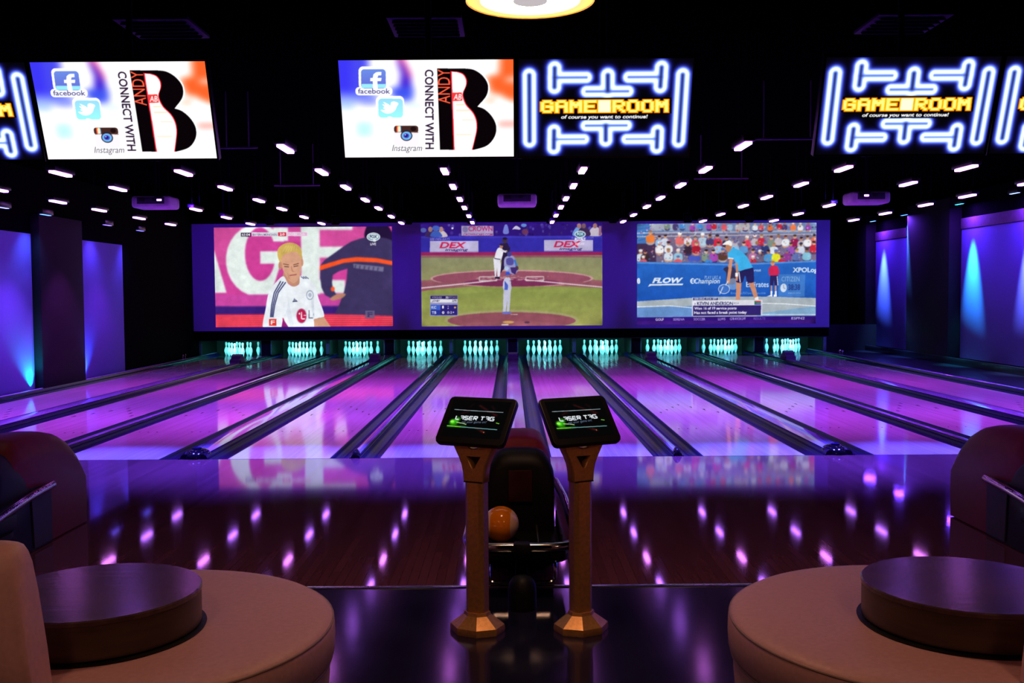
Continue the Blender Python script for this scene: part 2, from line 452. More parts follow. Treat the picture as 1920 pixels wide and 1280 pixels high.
    p.ell(1030, 660, 30, 40, (170, 178, 196)); p.ell(1030, 660, 22, 30, sh); p.ell(1030, 660, 14, 18, (160, 168, 190), .8)
    p.ell(962, 826, 44, 62, (190, 180, 200)); p.ell(962, 826, 38, 56, (196, 34, 84)); p.line([(962, 795), (962, 850), (990, 850)], 8, (250, 240, 246)); p.ell(946, 808, 6, 8, (250, 240, 246)); p.line([(978, 822), (1000, 822)], 6, (250, 240, 246))
    p.text('LG', 1018, 780, 1110, 848, (110, 112, 130)); p.poly([(1062, 770), (1120, 770), (1120, 838), (1062, 852)], sh)
    p.rect(704, 850, 763, 904, (226, 56, 48)); p.text('F', 718, 860, 750, 894, (250, 240, 240), .02)
    p.rect(490, 166, 570, 197, (40, 26, 60)); p.text('63:04', 497, 171, 562, 192, (250, 250, 250), .03)
    p.rect(576, 163, 782, 194, (214, 216, 226)); p.text('BAYERN MÜNCHEN', 584, 169, 772, 190, (120, 90, 130), .01)
    p.rect(783, 162, 846, 193, (206, 34, 66)); p.text('2:0', 794, 167, 834, 188, (255, 255, 255), .03)
    p.rect(848, 160, 1014, 192, (232, 220, 234)); p.rect(852, 164, 1010, 188, (226, 170, 206)); p.text('LEVERKUSEN', 858, 167, 996, 186, (240, 240, 246), .01)
    p.ell(1537, 197, 54, 34, (236, 242, 246)); p.ell(1537, 197, 46, 27, (96, 150, 170)); p.ell(1537, 195, 40, 22, (226, 236, 240)); p.text('FOX', 1508, 182, 1566, 207, (40, 60, 100), .03)
    p.ell(1546, 226, 14, 10, (226, 236, 240)); p.text('LIVE', 1512, 244, 1558, 263, (250, 250, 250), .03)
    p.rect(1470, 786, 1546, 850, (104, 96, 134), .8); p.text('F', 1488, 796, 1530, 838, (70, 60, 106), .04)
    p.grain(4.5, 1); p.blur(.9); return p.colours()

def figure(p, pts, col): p.blob(pts, col)
def paint_baseball():
    p = Pic(400, 226, [(137, 95), (1568, 90), (1580, 905), (137, 915)], (44, 22, 112))
    rnd = random.Random(3)
    p.rect(100, 80, 1600, 200, (46, 22, 118))
    for k in range(60):
        x = rnd.uniform(140, 1560); p.ell(x, rnd.uniform(100, 185), rnd.uniform(5, 14), rnd.uniform(6, 16), rnd.choice([(70, 50, 150), (34, 14, 84), (90, 80, 170), (60, 40, 110)]), .8)
    p.rect(100, 192, 1600, 322, (52, 44, 164)); p.rect(100, 192, 1600, 208, (62, 54, 180))
    p.rect(100, 318, 1600, 356, (150, 36, 92))
    p.rect(100, 345, 1600, 612, (136, 136, 104), 1, (150, 148, 96))
    p.poly([(100, 352), (600, 340), (1200, 342), (1600, 356), (1600, 362), (100, 362)], (140, 60, 90), .6)
    p.rect(100, 590, 1600, 930, (134, 146, 74), 1, (150, 150, 84))
    for k in range(9): p.ell(rnd.uniform(200, 1500), rnd.uniform(620, 780), rnd.uniform(120, 300), 18, (150, 160, 84), .35)
    p.poly([(100, 545), (600, 520), (1150, 520), (1600, 545), (1600, 600), (1150, 590), (600, 585), (100, 630)], (146, 92, 100))
    p.ell(856, 528, 648, 68, (196, 150, 150)); p.ell(856, 530, 628, 60, (146, 78, 98)); p.ell(860, 562, 380, 32, (122, 48, 86))
    p.poly([(100, 560), (230, 556), (540, 570), (300, 600), (100, 640)], (146, 84, 98)); p.poly([(1600, 560), (1480, 556), (1200, 566), (1380, 596), (1600, 606)], (146, 84, 98))
    p.line([(100, 608), (400, 578), (740, 542)], 9, (226, 210, 220)); p.line([(1600, 600), (1300, 572), (960, 538)], 8, (226, 210, 220))
    for x0 in (600, 970):
        p.line([(x0, 515), (x0+140, 515), (x0+140, 546), (x0, 546), (x0, 515)], 7, (214, 200, 200))
    for k in range(60): p.ell(rnd.gauss(860, 170), rnd.gauss(528, 10), rnd.uniform(5, 26), 3, (200, 170, 170), .5)
    p.ell(856, 862, 540, 84, (158, 156, 104)); p.ell(856, 866, 512, 68, (142, 78, 92)); p.ell(860, 905, 420, 34, (150, 90, 100), .6)
    p.ell(830, 878, 46, 10, (206, 160, 90)); p.line([(776, 898), (832, 898)], 9, (236, 226, 226)); p.ell(980, 880, 22, 8, (80, 50, 80)); p.line([(850, 815), (905, 816)], 5, (220, 200, 200))
    p.blur(1.2)
    # hoardings and crowd
    for (x, c, c2) in ((215, (60, 40, 90), (150, 110, 110)), (300, (196, 182, 190), (176, 130, 120)), (258, (60, 90, 180), (90, 80, 120))):
        p.blob([(x-40, 196), (x-30, 160), (x, 148), (x+30, 158), (x+48, 196)], c); p.ell(x, 138, 17, 21, c2)
    p.ell(260, 130, 30, 22, (66, 96, 190)); p.ell(390, 130, 8, 8, (220, 220, 240)); p.ell(160, 145, 24, 18, (90, 120, 180), .7)
    p.blob([(790, 170), (800, 110), (820, 104), (834, 150), (828, 174)], (110, 120, 200)); p.blob([(862, 140), (890, 112), (925, 132), (918, 142), (880, 138)], (196, 190, 220))
    p.ell(952, 108, 22, 14, (90, 130, 200)); p.ell(962, 160, 26, 24, (100, 52, 90))
    for (x, c, c2) in ((1385, (110, 150, 210), (150, 110, 110)), (1510, (190, 180, 196), (150, 104, 100)), (1422, (60, 40, 80), (110, 80, 90))):
        p.blob([(x-46, 190), (x-34, 140), (x, 120), (x+36, 138), (x+50, 190)], c); p.ell(x, 114, 17, 20, c2)
    p.rect(1540, 115, 1560, 190, (150, 100, 130))
    for x0, y0 in ((210, 230), (1112, 224)):
        p.rect(x0, y0, x0+384, y0+90, (186, 178, 214)); p.rect(x0, y0+82, x0+384, y0+90, (150, 140, 190))
        p.text('DEX', x0+75, y0+9, x0+290, y0+58, (200, 36, 84), .03, .25); p.text('imaging', x0+120, y0+60, x0+302, y0+86, (46, 34, 96), .015, .25)
    p.rect(460, 112, 712, 190, (170, 156, 196)); p.text('CROWN', 516, 114, 706, 154, (176, 44, 110), .02); p.text('CROWNCARS.COM', 476, 170, 706, 190, (150, 50, 120), .01)
    p.ell(490, 140, 22, 24, (130, 120, 170)); p.text('888-FAN-RAYS', 210, 205, 368, 227, (150, 140, 210), .01, .2)
    p.text('RAYSBASEBALL.COM', 1330, 200, 1498, 218, (150, 140, 210), .0)
    # umpire, batter, catcher
    p.blob([(775, 300), (790, 250), (815, 240), (835, 275), (838, 330), (815, 420), (780, 470), (762, 490), (778, 400)], (42, 28, 66)); p.ell(803, 226, 20, 24, (64, 48, 74)); p.ell(803, 212, 18, 10, (36, 24, 54))
    p.blob([(742, 296), (770, 284), (790, 312), (778, 370), (768, 380), (735, 370), (722, 360)], (228, 226, 236)); p.line([(775, 305), (812, 318)], 15, (212, 206, 220)); p.ell(814, 314, 10, 8, (230, 220, 220)); p.line([(812, 318), (846, 300)], 5, (60, 44, 50))
    p.poly([(712, 368), (768, 376), (772, 440), (762, 518), (744, 518), (742, 440), (732, 520), (724, 518)], (222, 220, 232)); p.poly([(724, 515), (762, 515), (764, 530), (726, 530)], (36, 26, 56)); p.line([(720, 369), (768, 377)], 6, (50, 40, 90))
    p.ell(774, 272, 14, 18, (176, 120, 100)); p.blob([(760, 262), (768, 250), (786, 252), (790, 268), (775, 268)], (40, 34, 70))
    p.blob([(800, 370), (825, 350), (870, 352), (890, 390), (895, 430), (910, 440), (905, 470), (880, 496), (850, 490), (812, 470), (796, 420)], (150, 148, 196)); p.blob([(815, 375), (850, 362), (872, 385), (865, 420), (820, 418)], (84, 78, 160))
    p.ell(838, 335, 18, 20, (70, 66, 150)); p.ell(831, 290, 15, 14, (40, 30, 70)); p.line([(880, 380), (895, 430)], 15, (60, 120, 210)); p.ell(898, 446, 14, 18, (90, 60, 60)); p.ell(816, 448, 18, 18, (170, 190, 222)); p.poly([(845, 440), (905, 440), (885, 498), (855, 480)], (66, 44, 110))
    # pitcher
    p.poly(p.curve([(800, 530), (825, 516), (845, 530), (852, 580), (850, 620), (795, 622), (788, 570)]), (196, 196, 222)); p.poly([(800, 545), (828, 580), (826, 622), (800, 622)], (72, 96, 200)); p.line([(840, 540), (850, 600), (838, 650)], 12, (186, 186, 216)); p.ell(826, 660, 10, 18, (70, 46, 66))
    p.poly([(792, 620), (850, 620), (846, 700), (838, 795), (818, 795), (822, 700), (808, 795), (788, 795), (790, 690)], (190, 190, 214)); p.poly([(785, 795), (848, 793), (854, 812), (785, 814)], (110, 110, 190))
    p.ell(825, 505, 15, 16, (150, 100, 96)); p.blob([(808, 500), (814, 478), (836, 476), (844, 498), (826, 500)], (50, 80, 200)); p.line([(850, 545), (836, 548)], 3, (90, 90, 150)); p.text('31', 800, 560, 812, 580, (60, 70, 150))
    # score box and badge
    p.rect(208, 662, 428, 828, (150, 146, 190)); p.rect(212, 666, 424, 692, (44, 30, 92)); p.rect(212, 694, 424, 720, (226, 226, 232)); p.rect(212, 738, 424, 822, (46, 34, 120)); p.rect(212, 738, 290, 822, (62, 96, 200)); p.rect(212, 780, 290, 822, (40, 52, 150))
    p.text('VOLQUEZ', 222, 671, 302, 688, (200, 196, 220), .01); p.text('32', 332, 671, 354, 688, (255, 255, 255), .03); p.text('PITCHES', 358, 671, 420, 688, (190, 186, 214)); p.text('LONEY', 222, 698, 286, 715, (60, 50, 90), .02); p.text('.270', 380, 698, 420, 715, (60, 50, 90), .02)
    p.text('KC', 218, 748, 256, 770, (240, 240, 250), .03); p.text('TB', 220, 790, 256, 812, (240, 240, 250), .03); p.text('1', 304, 746, 316, 768, (250, 250, 250), .04); p.text('0', 302, 790, 320, 812, (250, 250, 250), .04); p.text('0-2', 344, 790, 382, 810, (230, 230, 244), .02); p.text('2', 346, 745, 356, 757, (230, 230, 244)); p.ell(351, 768, 4, 4, (230, 230, 240)); p.ell(393, 799, 5, 5, (240, 240, 240)); p.ell(406, 760, 8, 7, (240, 190, 120))
    p.ell(1394, 180, 44, 28, (206, 220, 226)); p.ell(1394, 180, 36, 20, (40, 100, 130)); p.text('FOX', 1370, 166, 1420, 190, (240, 246, 250), .04); p.text('ROYALS', 1352, 206, 1436, 228, (250, 250, 255), .05, .1); p.rect(1356, 248, 1372, 264, (220, 60, 60)); p.text('REPLAY', 1358, 248, 1428, 264, (240, 220, 230), .03)
    p.grain(5, 2); p.blur(.9); return p.colours()

def paint_tennis():
    p = Pic(400, 226, [(150, 97), (1562, 83), (1580, 885), (150, 880)], (110, 100, 140))
    rnd = random.Random(7)
    p.rect(100, 60, 1600, 400, (116, 104, 136)); p.rect(100, 60, 1600, 170, (120, 140, 180)); p.rect(100, 90, 250, 250, (70, 120, 190)); p.rect(100, 250, 300, 400, (70, 50, 84))
    for k in range(5): p.line([(150, 110+k*30), (250, 100+k*26)], 4, (40, 70, 130), .7)
    for k in range(90): p.line([(300+k*14.2, 95), (300+k*14.2, 160)], 3, (60, 84, 150), .5)
    p.rect(250, 100, 450, 150, (176, 178, 186), .8); p.rect(930, 88, 1030, 150, (190, 186, 180), .8)
    for yy in (160, 186): p.line([(150, yy+10), (1580, yy-12)], 7, (206, 206, 216), .85)
    for k in range(110): p.line([(450+k*11, 186), (450+k*11, 245)], 3, (176, 184, 206), .55)
    shirts = [(232, 232, 238), (226, 232, 240), (206, 214, 232), (196, 40, 62), (224, 90, 106), (236, 120, 70), (70, 130, 200), (150, 190, 226), (70, 60, 110), (150, 70, 170), (120, 140, 130), (60, 50, 80), (190, 180, 190)]
    def spect(x, y, s, c=None):
        c = c or rnd.choice(shirts); sk = rnd.choice([(214, 160, 132), (190, 130, 104), (160, 104, 84), (226, 180, 150)])
        p.ell(x, y+78*s, 34*s, 24*s, rnd.choice([(80, 66, 92), (196, 150, 126), (60, 54, 100), (176, 170, 180)]))
        p.blob([(x-34*s, y+72*s), (x-32*s, y+28*s), (x, y+16*s), (x+32*s, y+28*s), (x+34*s, y+72*s), (x, y+84*s)], c)
        p.ell(x, y, 15*s, 18*s, sk)
        if rnd.random() < .45: p.ell(x, y-9*s, 17*s, 11*s, rnd.choice([(236, 236, 240), (50, 44, 70), (90, 110, 180)]))
        else: p.ell(x, y-10*s, 15*s, 9*s, rnd.choice([(70, 50, 46), (40, 30, 40), (150, 120, 80)]))
    for x in range(390, 1560, 62): spect(x+rnd.uniform(-16, 16), 92+rnd.uniform(-6, 6), .62)
    fixed = {(254, 165): (236, 128, 60), (482, 180): (226, 112, 110), (660, 185): (176, 206, 226), (775, 195): (206, 40, 66), (1010, 205): (226, 66, 96), (1390, 195): (150, 30, 80), (1545, 190): (230, 110, 80)}
    for (x, y), c in fixed.items(): spect(x, y, .95, c)
    for x in (315, 370, 540, 595, 720, 840, 900, 1070, 1130, 1205, 1260, 1320, 1450, 1500): spect(x+rnd.uniform(-10, 10), 200+rnd.uniform(-14, 14), .85)
    for x, c in ((325, (236, 236, 240)), (395, (232, 234, 240)), (545, (60, 40, 60)), (612, (176, 30, 50)), (785, None), (915, None), (985, (90, 150, 210)), (1090, (90, 80, 150)), (1155, (50, 60, 120)), (1225, (220, 226, 236)), (1360, (150, 80, 180)), (1440, None), (1545, None)): spect(x, 250+rnd.uniform(-8, 8), .9, c)
    for x, c in ((180, (206, 220, 230)), (215, (60, 44, 50)), (395, (206, 220, 232)), (470, (150, 200, 226)), (690, (130, 150, 130)), (745, (170, 70, 176)), (1060, (186, 110, 160)), (1115, (110, 100, 130)), (1182, (80, 156, 220)), (1243, (224, 224, 40)), (1330, (140, 60, 140)), (1410, (96, 110, 170)), (1490, (130, 190, 214)), (820, (90, 60, 50))): spect(x, 306+rnd.uniform(-6, 8), .95, c)
    p.ell(575, 365, 30, 24, (70, 90, 190)); p.ell(620, 365, 28, 24, (70, 90, 190))
    for x in (710, 1060, 1290, 200, 470): spect(x, 356, .8)
    p.blur(1.1)
    for k in range(500):
        x = rnd.uniform(150, 1570); y = rnd.uniform(88, 395); p.ell(x, y, rnd.uniform(3, 9), rnd.uniform(3, 8), rnd.choice(shirts+[(60, 50, 70), (40, 34, 50), (206, 150, 126), (176, 120, 100)]), .55)
    p.blur(.9)
    p.poly([(100, 390), (1600, 405), (1600, 372), (1560, 386), (900, 408), (600, 400), (100, 385)], (40, 96, 190))
    p.poly([(100, 388), (900, 406), (1600, 380), (1600, 680), (1200, 668), (700, 664), (100, 700)], (42, 104, 196), 1, (30, 84, 180))
    p.poly([(100, 388), (900, 406), (1600, 380), (1600, 392), (900, 420), (100, 402)], (84, 140, 216))
    p.poly([(100, 700), (700, 664), (1200, 666), (1600, 680), (1600, 830), (100, 830)], (168, 178, 186))
    p.poly([(100, 745), (590, 735), (590, 830), (100, 830)], (104, 146, 204)); p.poly([(1100, 800), (1600, 740), (1600, 830), (1100, 830)], (120, 166, 206), .8)
    p.line([(100, 742), (400, 732), (600, 752)], 6, (226, 232, 240)); p.line([(1140, 718), (1320, 724), (1600, 746)], 6, (236, 240, 244)); p.line([(1130, 808), (1600, 812)], 5, (226, 232, 240))
    Wt = (226, 234, 244)
    p.text('FLOW', 268, 512, 512, 556, Wt, .05, .3); p.poly([(236, 584), (250, 562), (512, 560), (506, 572), (262, 574)], Wt); p.text('e', 150, 515, 176, 560, Wt, .03)
    p.text('PLAY LIKE A', 678, 500, 806, 526, (190, 208, 236), .0, .2); p.text('Champion', 598, 520, 800, 572, Wt, .015, .2); p.ell(584, 540, 18, 22, Wt); p.ell(588, 540, 11, 14, (40, 100, 194)); p.line([(570, 540), (612, 540)], 5, Wt)
    p.text('Emirates', 1010, 548, 1190, 590, Wt, .01); p.text('forest', 1050, 445, 1126, 468, Wt, .01); p.text('EmiratesUSOpenSeries.com', 890, 628, 1166, 650, (120, 170, 226)); p.text('XPOLog', 1380, 436, 1580, 486, (220, 232, 244), .03)
    p.rect(1268, 490, 1482, 668, (74, 130, 204), .75); p.text('CITIZEN', 1292, 508, 1438, 546, (140, 180, 226), .0); p.ell(1310, 597, 26, 34, (210, 222, 238)); p.line([(1310, 597), (1310, 572)], 4, (80, 120, 190)); p.line([(1310, 597), (1325, 604)], 4, (80, 120, 190)); p.text('38:38', 1348, 568, 1444, 616, (40, 64, 140), .03); p.text('match time', 1350, 628, 1450, 645, (130, 170, 220))
    # ball kid
    p.blob([(1190, 440), (1218, 420), (1255, 425), (1272, 470), (1258, 500), (1200, 502), (1188, 470)], (206, 40, 84)); p.ell(1218, 404, 16, 18, (206, 150, 120)); p.ell(1218, 392, 17, 9, (190, 120, 90)); p.poly([(1200, 498), (1260, 498), (1266, 578), (1238, 580), (1230, 530), (1226, 580), (1200, 576)], (44, 36, 96)); p.line([(1256, 505), (1264, 578)], 6, (230, 230, 240)); p.line([(1213, 578), (1213, 640)], 12, (206, 150, 130)); p.line([(1246, 578), (1248, 640)], 12, (206, 150, 130)); p.line([(1213, 622), (1213, 656)], 14, (240, 240, 244)); p.line([(1248, 622), (1248, 656)], 14, (240, 240, 244)); p.poly([(1176, 664), (1222, 648), (1222, 666)], (240, 240, 244)); p.poly([(1232, 650), (1256, 650), (1258, 666), (1232, 666)], (240, 240, 244))
    # camera operator behind the player
    p.blob([(826, 450), (850, 430), (900, 430), (925, 470), (918, 560), (860, 560), (850, 480)], (56, 50, 80)); p.ell(878, 424, 16, 18, (180, 130, 110)); p.ell(905, 565, 42, 46, (180, 206, 236), .5)
    # player bending over his racket
    p.poly([(930, 540), (972, 545), (968, 620), (962, 690), (928, 690), (930, 610)], (206, 140, 112)); p.poly([(1020, 540), (1066, 540), (1090, 610), (1108, 680), (1080, 690), (1050, 610)], (206, 140, 112)); p.poly([(1078, 676), (1106, 664), (1112, 700), (1084, 702)], (240, 240, 244)); p.poly([(1084, 696), (1140, 690), (1146, 708), (1084, 708)], (230, 230, 238))
    p.poly(p.curve([(942, 465), (990, 450), (1058, 436), (1070, 500), (1068, 550), (1020, 552), (1000, 500), (978, 552), (930, 548), (936, 500)]), (40, 34, 92)); p.line([(950, 470), (962, 552)], 7, (236, 236, 240))
    p.poly(p.curve([(862, 310), (890, 284), (950, 300), (1010, 350), (1052, 420), (1056, 436), (1000, 450), (945, 462), (925, 410), (905, 368), (866, 366)]), (64, 178, 236)); p.poly([(862, 356), (904, 362), (904, 372), (864, 368)], (236, 240, 246))
    p.line([(886, 366), (880, 440), (872, 500), (866, 545)], 26, (210, 146, 116)); p.line([(926, 400), (938, 470), (932, 540)], 18, (200, 136, 108)); p.rect(922, 476, 942, 506, (240, 240, 244)); p.ell(866, 545, 14, 16, (210, 146, 116))
    p.blob([(842, 265), (860, 250), (890, 262), (884, 296), (862, 316), (846, 296)], (190, 128, 100)); p.blob([(818, 258), (840, 236), (872, 224), (892, 246), (886, 268), (858, 258)], (240, 240, 236))
    for t in np.linspace(0, 2*math.pi, 25)[:-1]:
        p.line([(834+44*math.cos(t), 604+36*math.sin(t)), (834+44*math.cos(t+.3), 604+36*math.sin(t+.3))], 5, (206, 216, 236))
    for k in range(-3, 4): p.line([(834+k*11, 575), (834+k*11, 634)], 2, (170, 190, 226), .6); p.line([(796, 604+k*9), (872, 604+k*9)], 2, (170, 190, 226), .6)
    p.line([(846, 574), (866, 540)], 8, (220, 220, 230)); p.line([(800, 645), (826, 585)], 7, (236, 236, 240), .8)
    # caption and ticker
    p.rect(582, 668, 790, 696, (206, 210, 226)); p.rect(590, 672, 786, 692, (50, 50, 104)); p.text('SERVING FOR SET', 598, 674, 778, 690, (226, 228, 240), .02)
    p.rect(582, 692, 1142, 736, (222, 222, 232)); p.rect(586, 734, 1142, 814, (50, 36, 110)); p.rect(582, 690, 590, 814, (206, 208, 226)); p.rect(1132, 690, 1142, 814, (206, 208, 226))
    p.text('2', 598, 712, 611, 730, (60, 60, 110)); p.text('KEVIN ANDERSON', 622, 704, 906, 731, (44, 44, 96), .015); p.text('RSA', 916, 708, 956, 726, (130, 130, 160))
    p.rect(1078, 698, 1130, 730, (236, 240, 240)); p.rect(1078, 698, 1130, 709, (206, 60, 60)); p.rect(1078, 719, 1130, 730, (60, 70, 180)); p.poly([(1078, 698), (1100, 714), (1078, 730)], (40, 120, 80)); p.rect(1090, 710, 1130, 718, (40, 120, 80))
    p.text('Won 16 of 19 service points', 600, 744, 936, 772, (250, 250, 255), .03); p.text('Has not faced a break point today', 600, 778, 1018, 806, (250, 250, 255), .03)
    p.rect(100, 822, 1600, 900, (48, 22, 128), 1, (56, 20, 112)); p.rect(100, 852, 1600, 900, (62, 26, 126))
    for t, x0, x1, c in (('GOLF', 296, 360, (250, 250, 255)), ('SERENA', 434, 524, (170, 150, 220)), ('SOCCER', 596, 688, (180, 160, 226)), ('LLWS', 790, 848, (190, 170, 230)), ('CFB KICKOFF', 884, 1012, (180, 160, 226)), ('RESULTS', 1074, 1168, (104, 80, 176)), ('ESPN2', 1380, 1488, (190, 190, 226))):
        p.text(t, x0, 830, x1, 850, c, .02)
    p.grain(5, 3); p.blur(.9); return p.colours()

def paint_connect():
    p = Pic(420, 236, [(10, 52), (1843, 40), (1847, 1050), (70, 1060)], (255, 254, 255))
    p.rect(-50, 20, 200, 430, (58, 52, 236)); p.rect(150, 20, 330, 440, (70, 70, 230)); p.rect(-50, 380, 420, 500, (110, 130, 250), .7)
    p.poly([(620, 30), (700, 60), (770, 230), (775, 330), (700, 420), (640, 380), (672, 200)], (50, 20, 200)); p.poly([(630, 30), (690, 30), (775, 200), (760, 260), (700, 120)], (220, 40, 120))
    p.poly([(560, 330), (800, 330), (790, 460), (690, 480), (570, 430)], (60, 80, 230)); p.rect(250, 400, 420, 520, (120, 130, 250), .6)
    p.rect(200, 690, 360, 840, (160, 240, 255), .7); p.rect(-20, 470, 180, 560, (150, 190, 255), .7); p.rect(700, 500, 900, 540, (150, 200, 255), .5)
    p.poly([(1700, 30), (1900, 30), (1900, 500), (1760, 440), (1600, 380), (1560, 220), (1690, 200)], (255, 96, 40)); p.rect(1760, 235, 1860, 268, (255, 250, 250)); p.rect(1680, 690, 1860, 730, (255, 90, 70), .8); p.rect(1560, 400, 1720, 430, (255, 250, 250))
    p.poly([(1500, 480), (1650, 420), (1640, 500)], (255, 150, 100), .6); p.rect(1230, 490, 1480, 600, (255, 210, 170), .4); p.rect(1230, 760, 1450, 830, (255, 220, 190), .4)
    im = p.im.copy()
    for sig in (15.,): im = gblur(im, sig)
    k = 40; acc = sum(np.roll(im, s, 1) for s in range(-k//2, k//2, 2))/(k//2); acc[:, :k] = im[:, :k]; acc[:, -k:] = im[:, -k:]
    p.im = acc*.65+im*.35
    W = (255, 255, 255)
    p.rrect(225, 118, 510, 350, 46, W); p.rrect(190, 330, 575, 414, 36, W)
    p.rrect(250, 146, 508, 345, 34, (104, 136, 222), 1, (96, 104, 206)); p.rect(254, 298, 506, 340, (150, 226, 246))
    p.poly([(372, 352), (372, 268), (346, 268), (346, 236), (372, 236), (380, 198), (410, 176), (462, 174), (462, 208), (430, 210), (420, 236), (464, 236), (458, 268), (420, 268), (424, 352)], W)
    p.text('facebook', 216, 344, 552, 398, (74, 70, 132), .012)
    p.rrect(402, 420, 696, 660, 50, W); p.rrect(426, 448, 684, 644, 36, (150, 214, 246), 1, (150, 244, 250)); p.blob([(400, 640), (480, 660), (540, 632), (620, 652), (720, 636), (720, 690), (380, 690)], W)
    p.blob([(450, 566), (500, 566), (475, 545), (490, 535), (468, 505), (500, 512), (478, 482), (530, 505), (552, 520), (562, 486), (596, 478), (636, 498), (620, 530), (600, 570), (560, 598), (500, 600)], W)
    p.rrect(592, 728, 842, 940, 30, (252, 236, 240)); p.rrect(588, 728, 842, 800, 26, (66, 38, 34)); p.rect(596, 792, 842, 800, (120, 90, 84)); p.ell(790, 760, 30, 24, (30, 14, 16))
    for k, c in enumerate(((214, 60, 40), (246, 160, 60), (250, 240, 150), (110, 190, 240))): p.rect(612+k*12, 730, 624+k*12, 790, c)
    p.rrect(624, 740, 660, 808, 8, (250, 246, 250), .5)
    p.ell(718, 832, 62, 54, (16, 14, 24)); p.ell(718, 832, 54, 46, (96, 150, 210)); p.ell(718, 832, 44, 37, (120, 190, 236)); p.ell(716, 832, 32, 27, (70, 90, 190)); p.ell(714, 830, 20, 17, (40, 20, 120)); p.ell(706, 822, 8, 7, (170, 190, 250))
    p.text('Instagram', 566, 926, 880, 1012, (70, 60, 76), -.006, .25)
    p.text('CONNECT WITH', 914, 150, 1006, 970, (44, 26, 52), .022, 0, 1)
    for y in (152, 968): pass
    K = (8, 3, 6)
    # the big initial: stem and right bowls, a white pin between them
    p.blob([(1330, 128), (1440, 150), (1560, 240), (1592, 340), (1570, 430), (1490, 520), (1560, 550), (1640, 640), (1676, 740), (1650, 850), (1560, 950), (1440, 992), (1400, 975)], W)
    op = lambda q: p.curve([q[0]]+q+[q[-1]], 8)[8:8*(len(q))+1]
    p.poly([(1045, 138)]+op([(1330, 138), (1420, 150), (1500, 196), (1560, 270), (1576, 345), (1550, 430), (1462, 530)])+op([(1462, 530), (1540, 560), (1620, 640), (1660, 740), (1640, 845), (1560, 935), (1424, 978)])+[(1068, 978)], K)
    pin = [(1192, 168), (1260, 172), (1320, 196), (1352, 250), (1350, 310), (1320, 380), (1318, 430), (1350, 510), (1420, 590), (1455, 670), (1460, 760), (1440, 860), (1410, 978), (1218, 978)]
    p.poly([(1184, 160)]+op(pin[:-1])+[(1410, 978), (1210, 978)], (255, 40, 60))
    p.poly([(1197, 172)]+op([(x-9, y+5) for x, y in pin[1:-1]])+[(1401, 985), (1222, 985)], (255, 248, 246))
    p.rect(1240, 500, 1330, 520, (250, 200, 140), .4); p.rect(1240, 560, 1380, 580, (250, 190, 130), .35); p.rect(1300, 660, 1430, 676, (250, 200, 160), .35); p.rect(1240, 810, 1400, 830, (250, 210, 170), .4)
    p.poly([(1200, 388), (1300, 384), (1306, 470), (1206, 474)], (236, 60, 60)); p.text('AB', 1212, 402, 1296, 460, W, .01, .2)
    p.text('ANDY', 1050, 146, 1178, 500, (255, 92, 60), .0, 0, 2)
    pass
    p.blur(.9)
    p.im = np.clip(p.im, 0, 255); return p.colours()

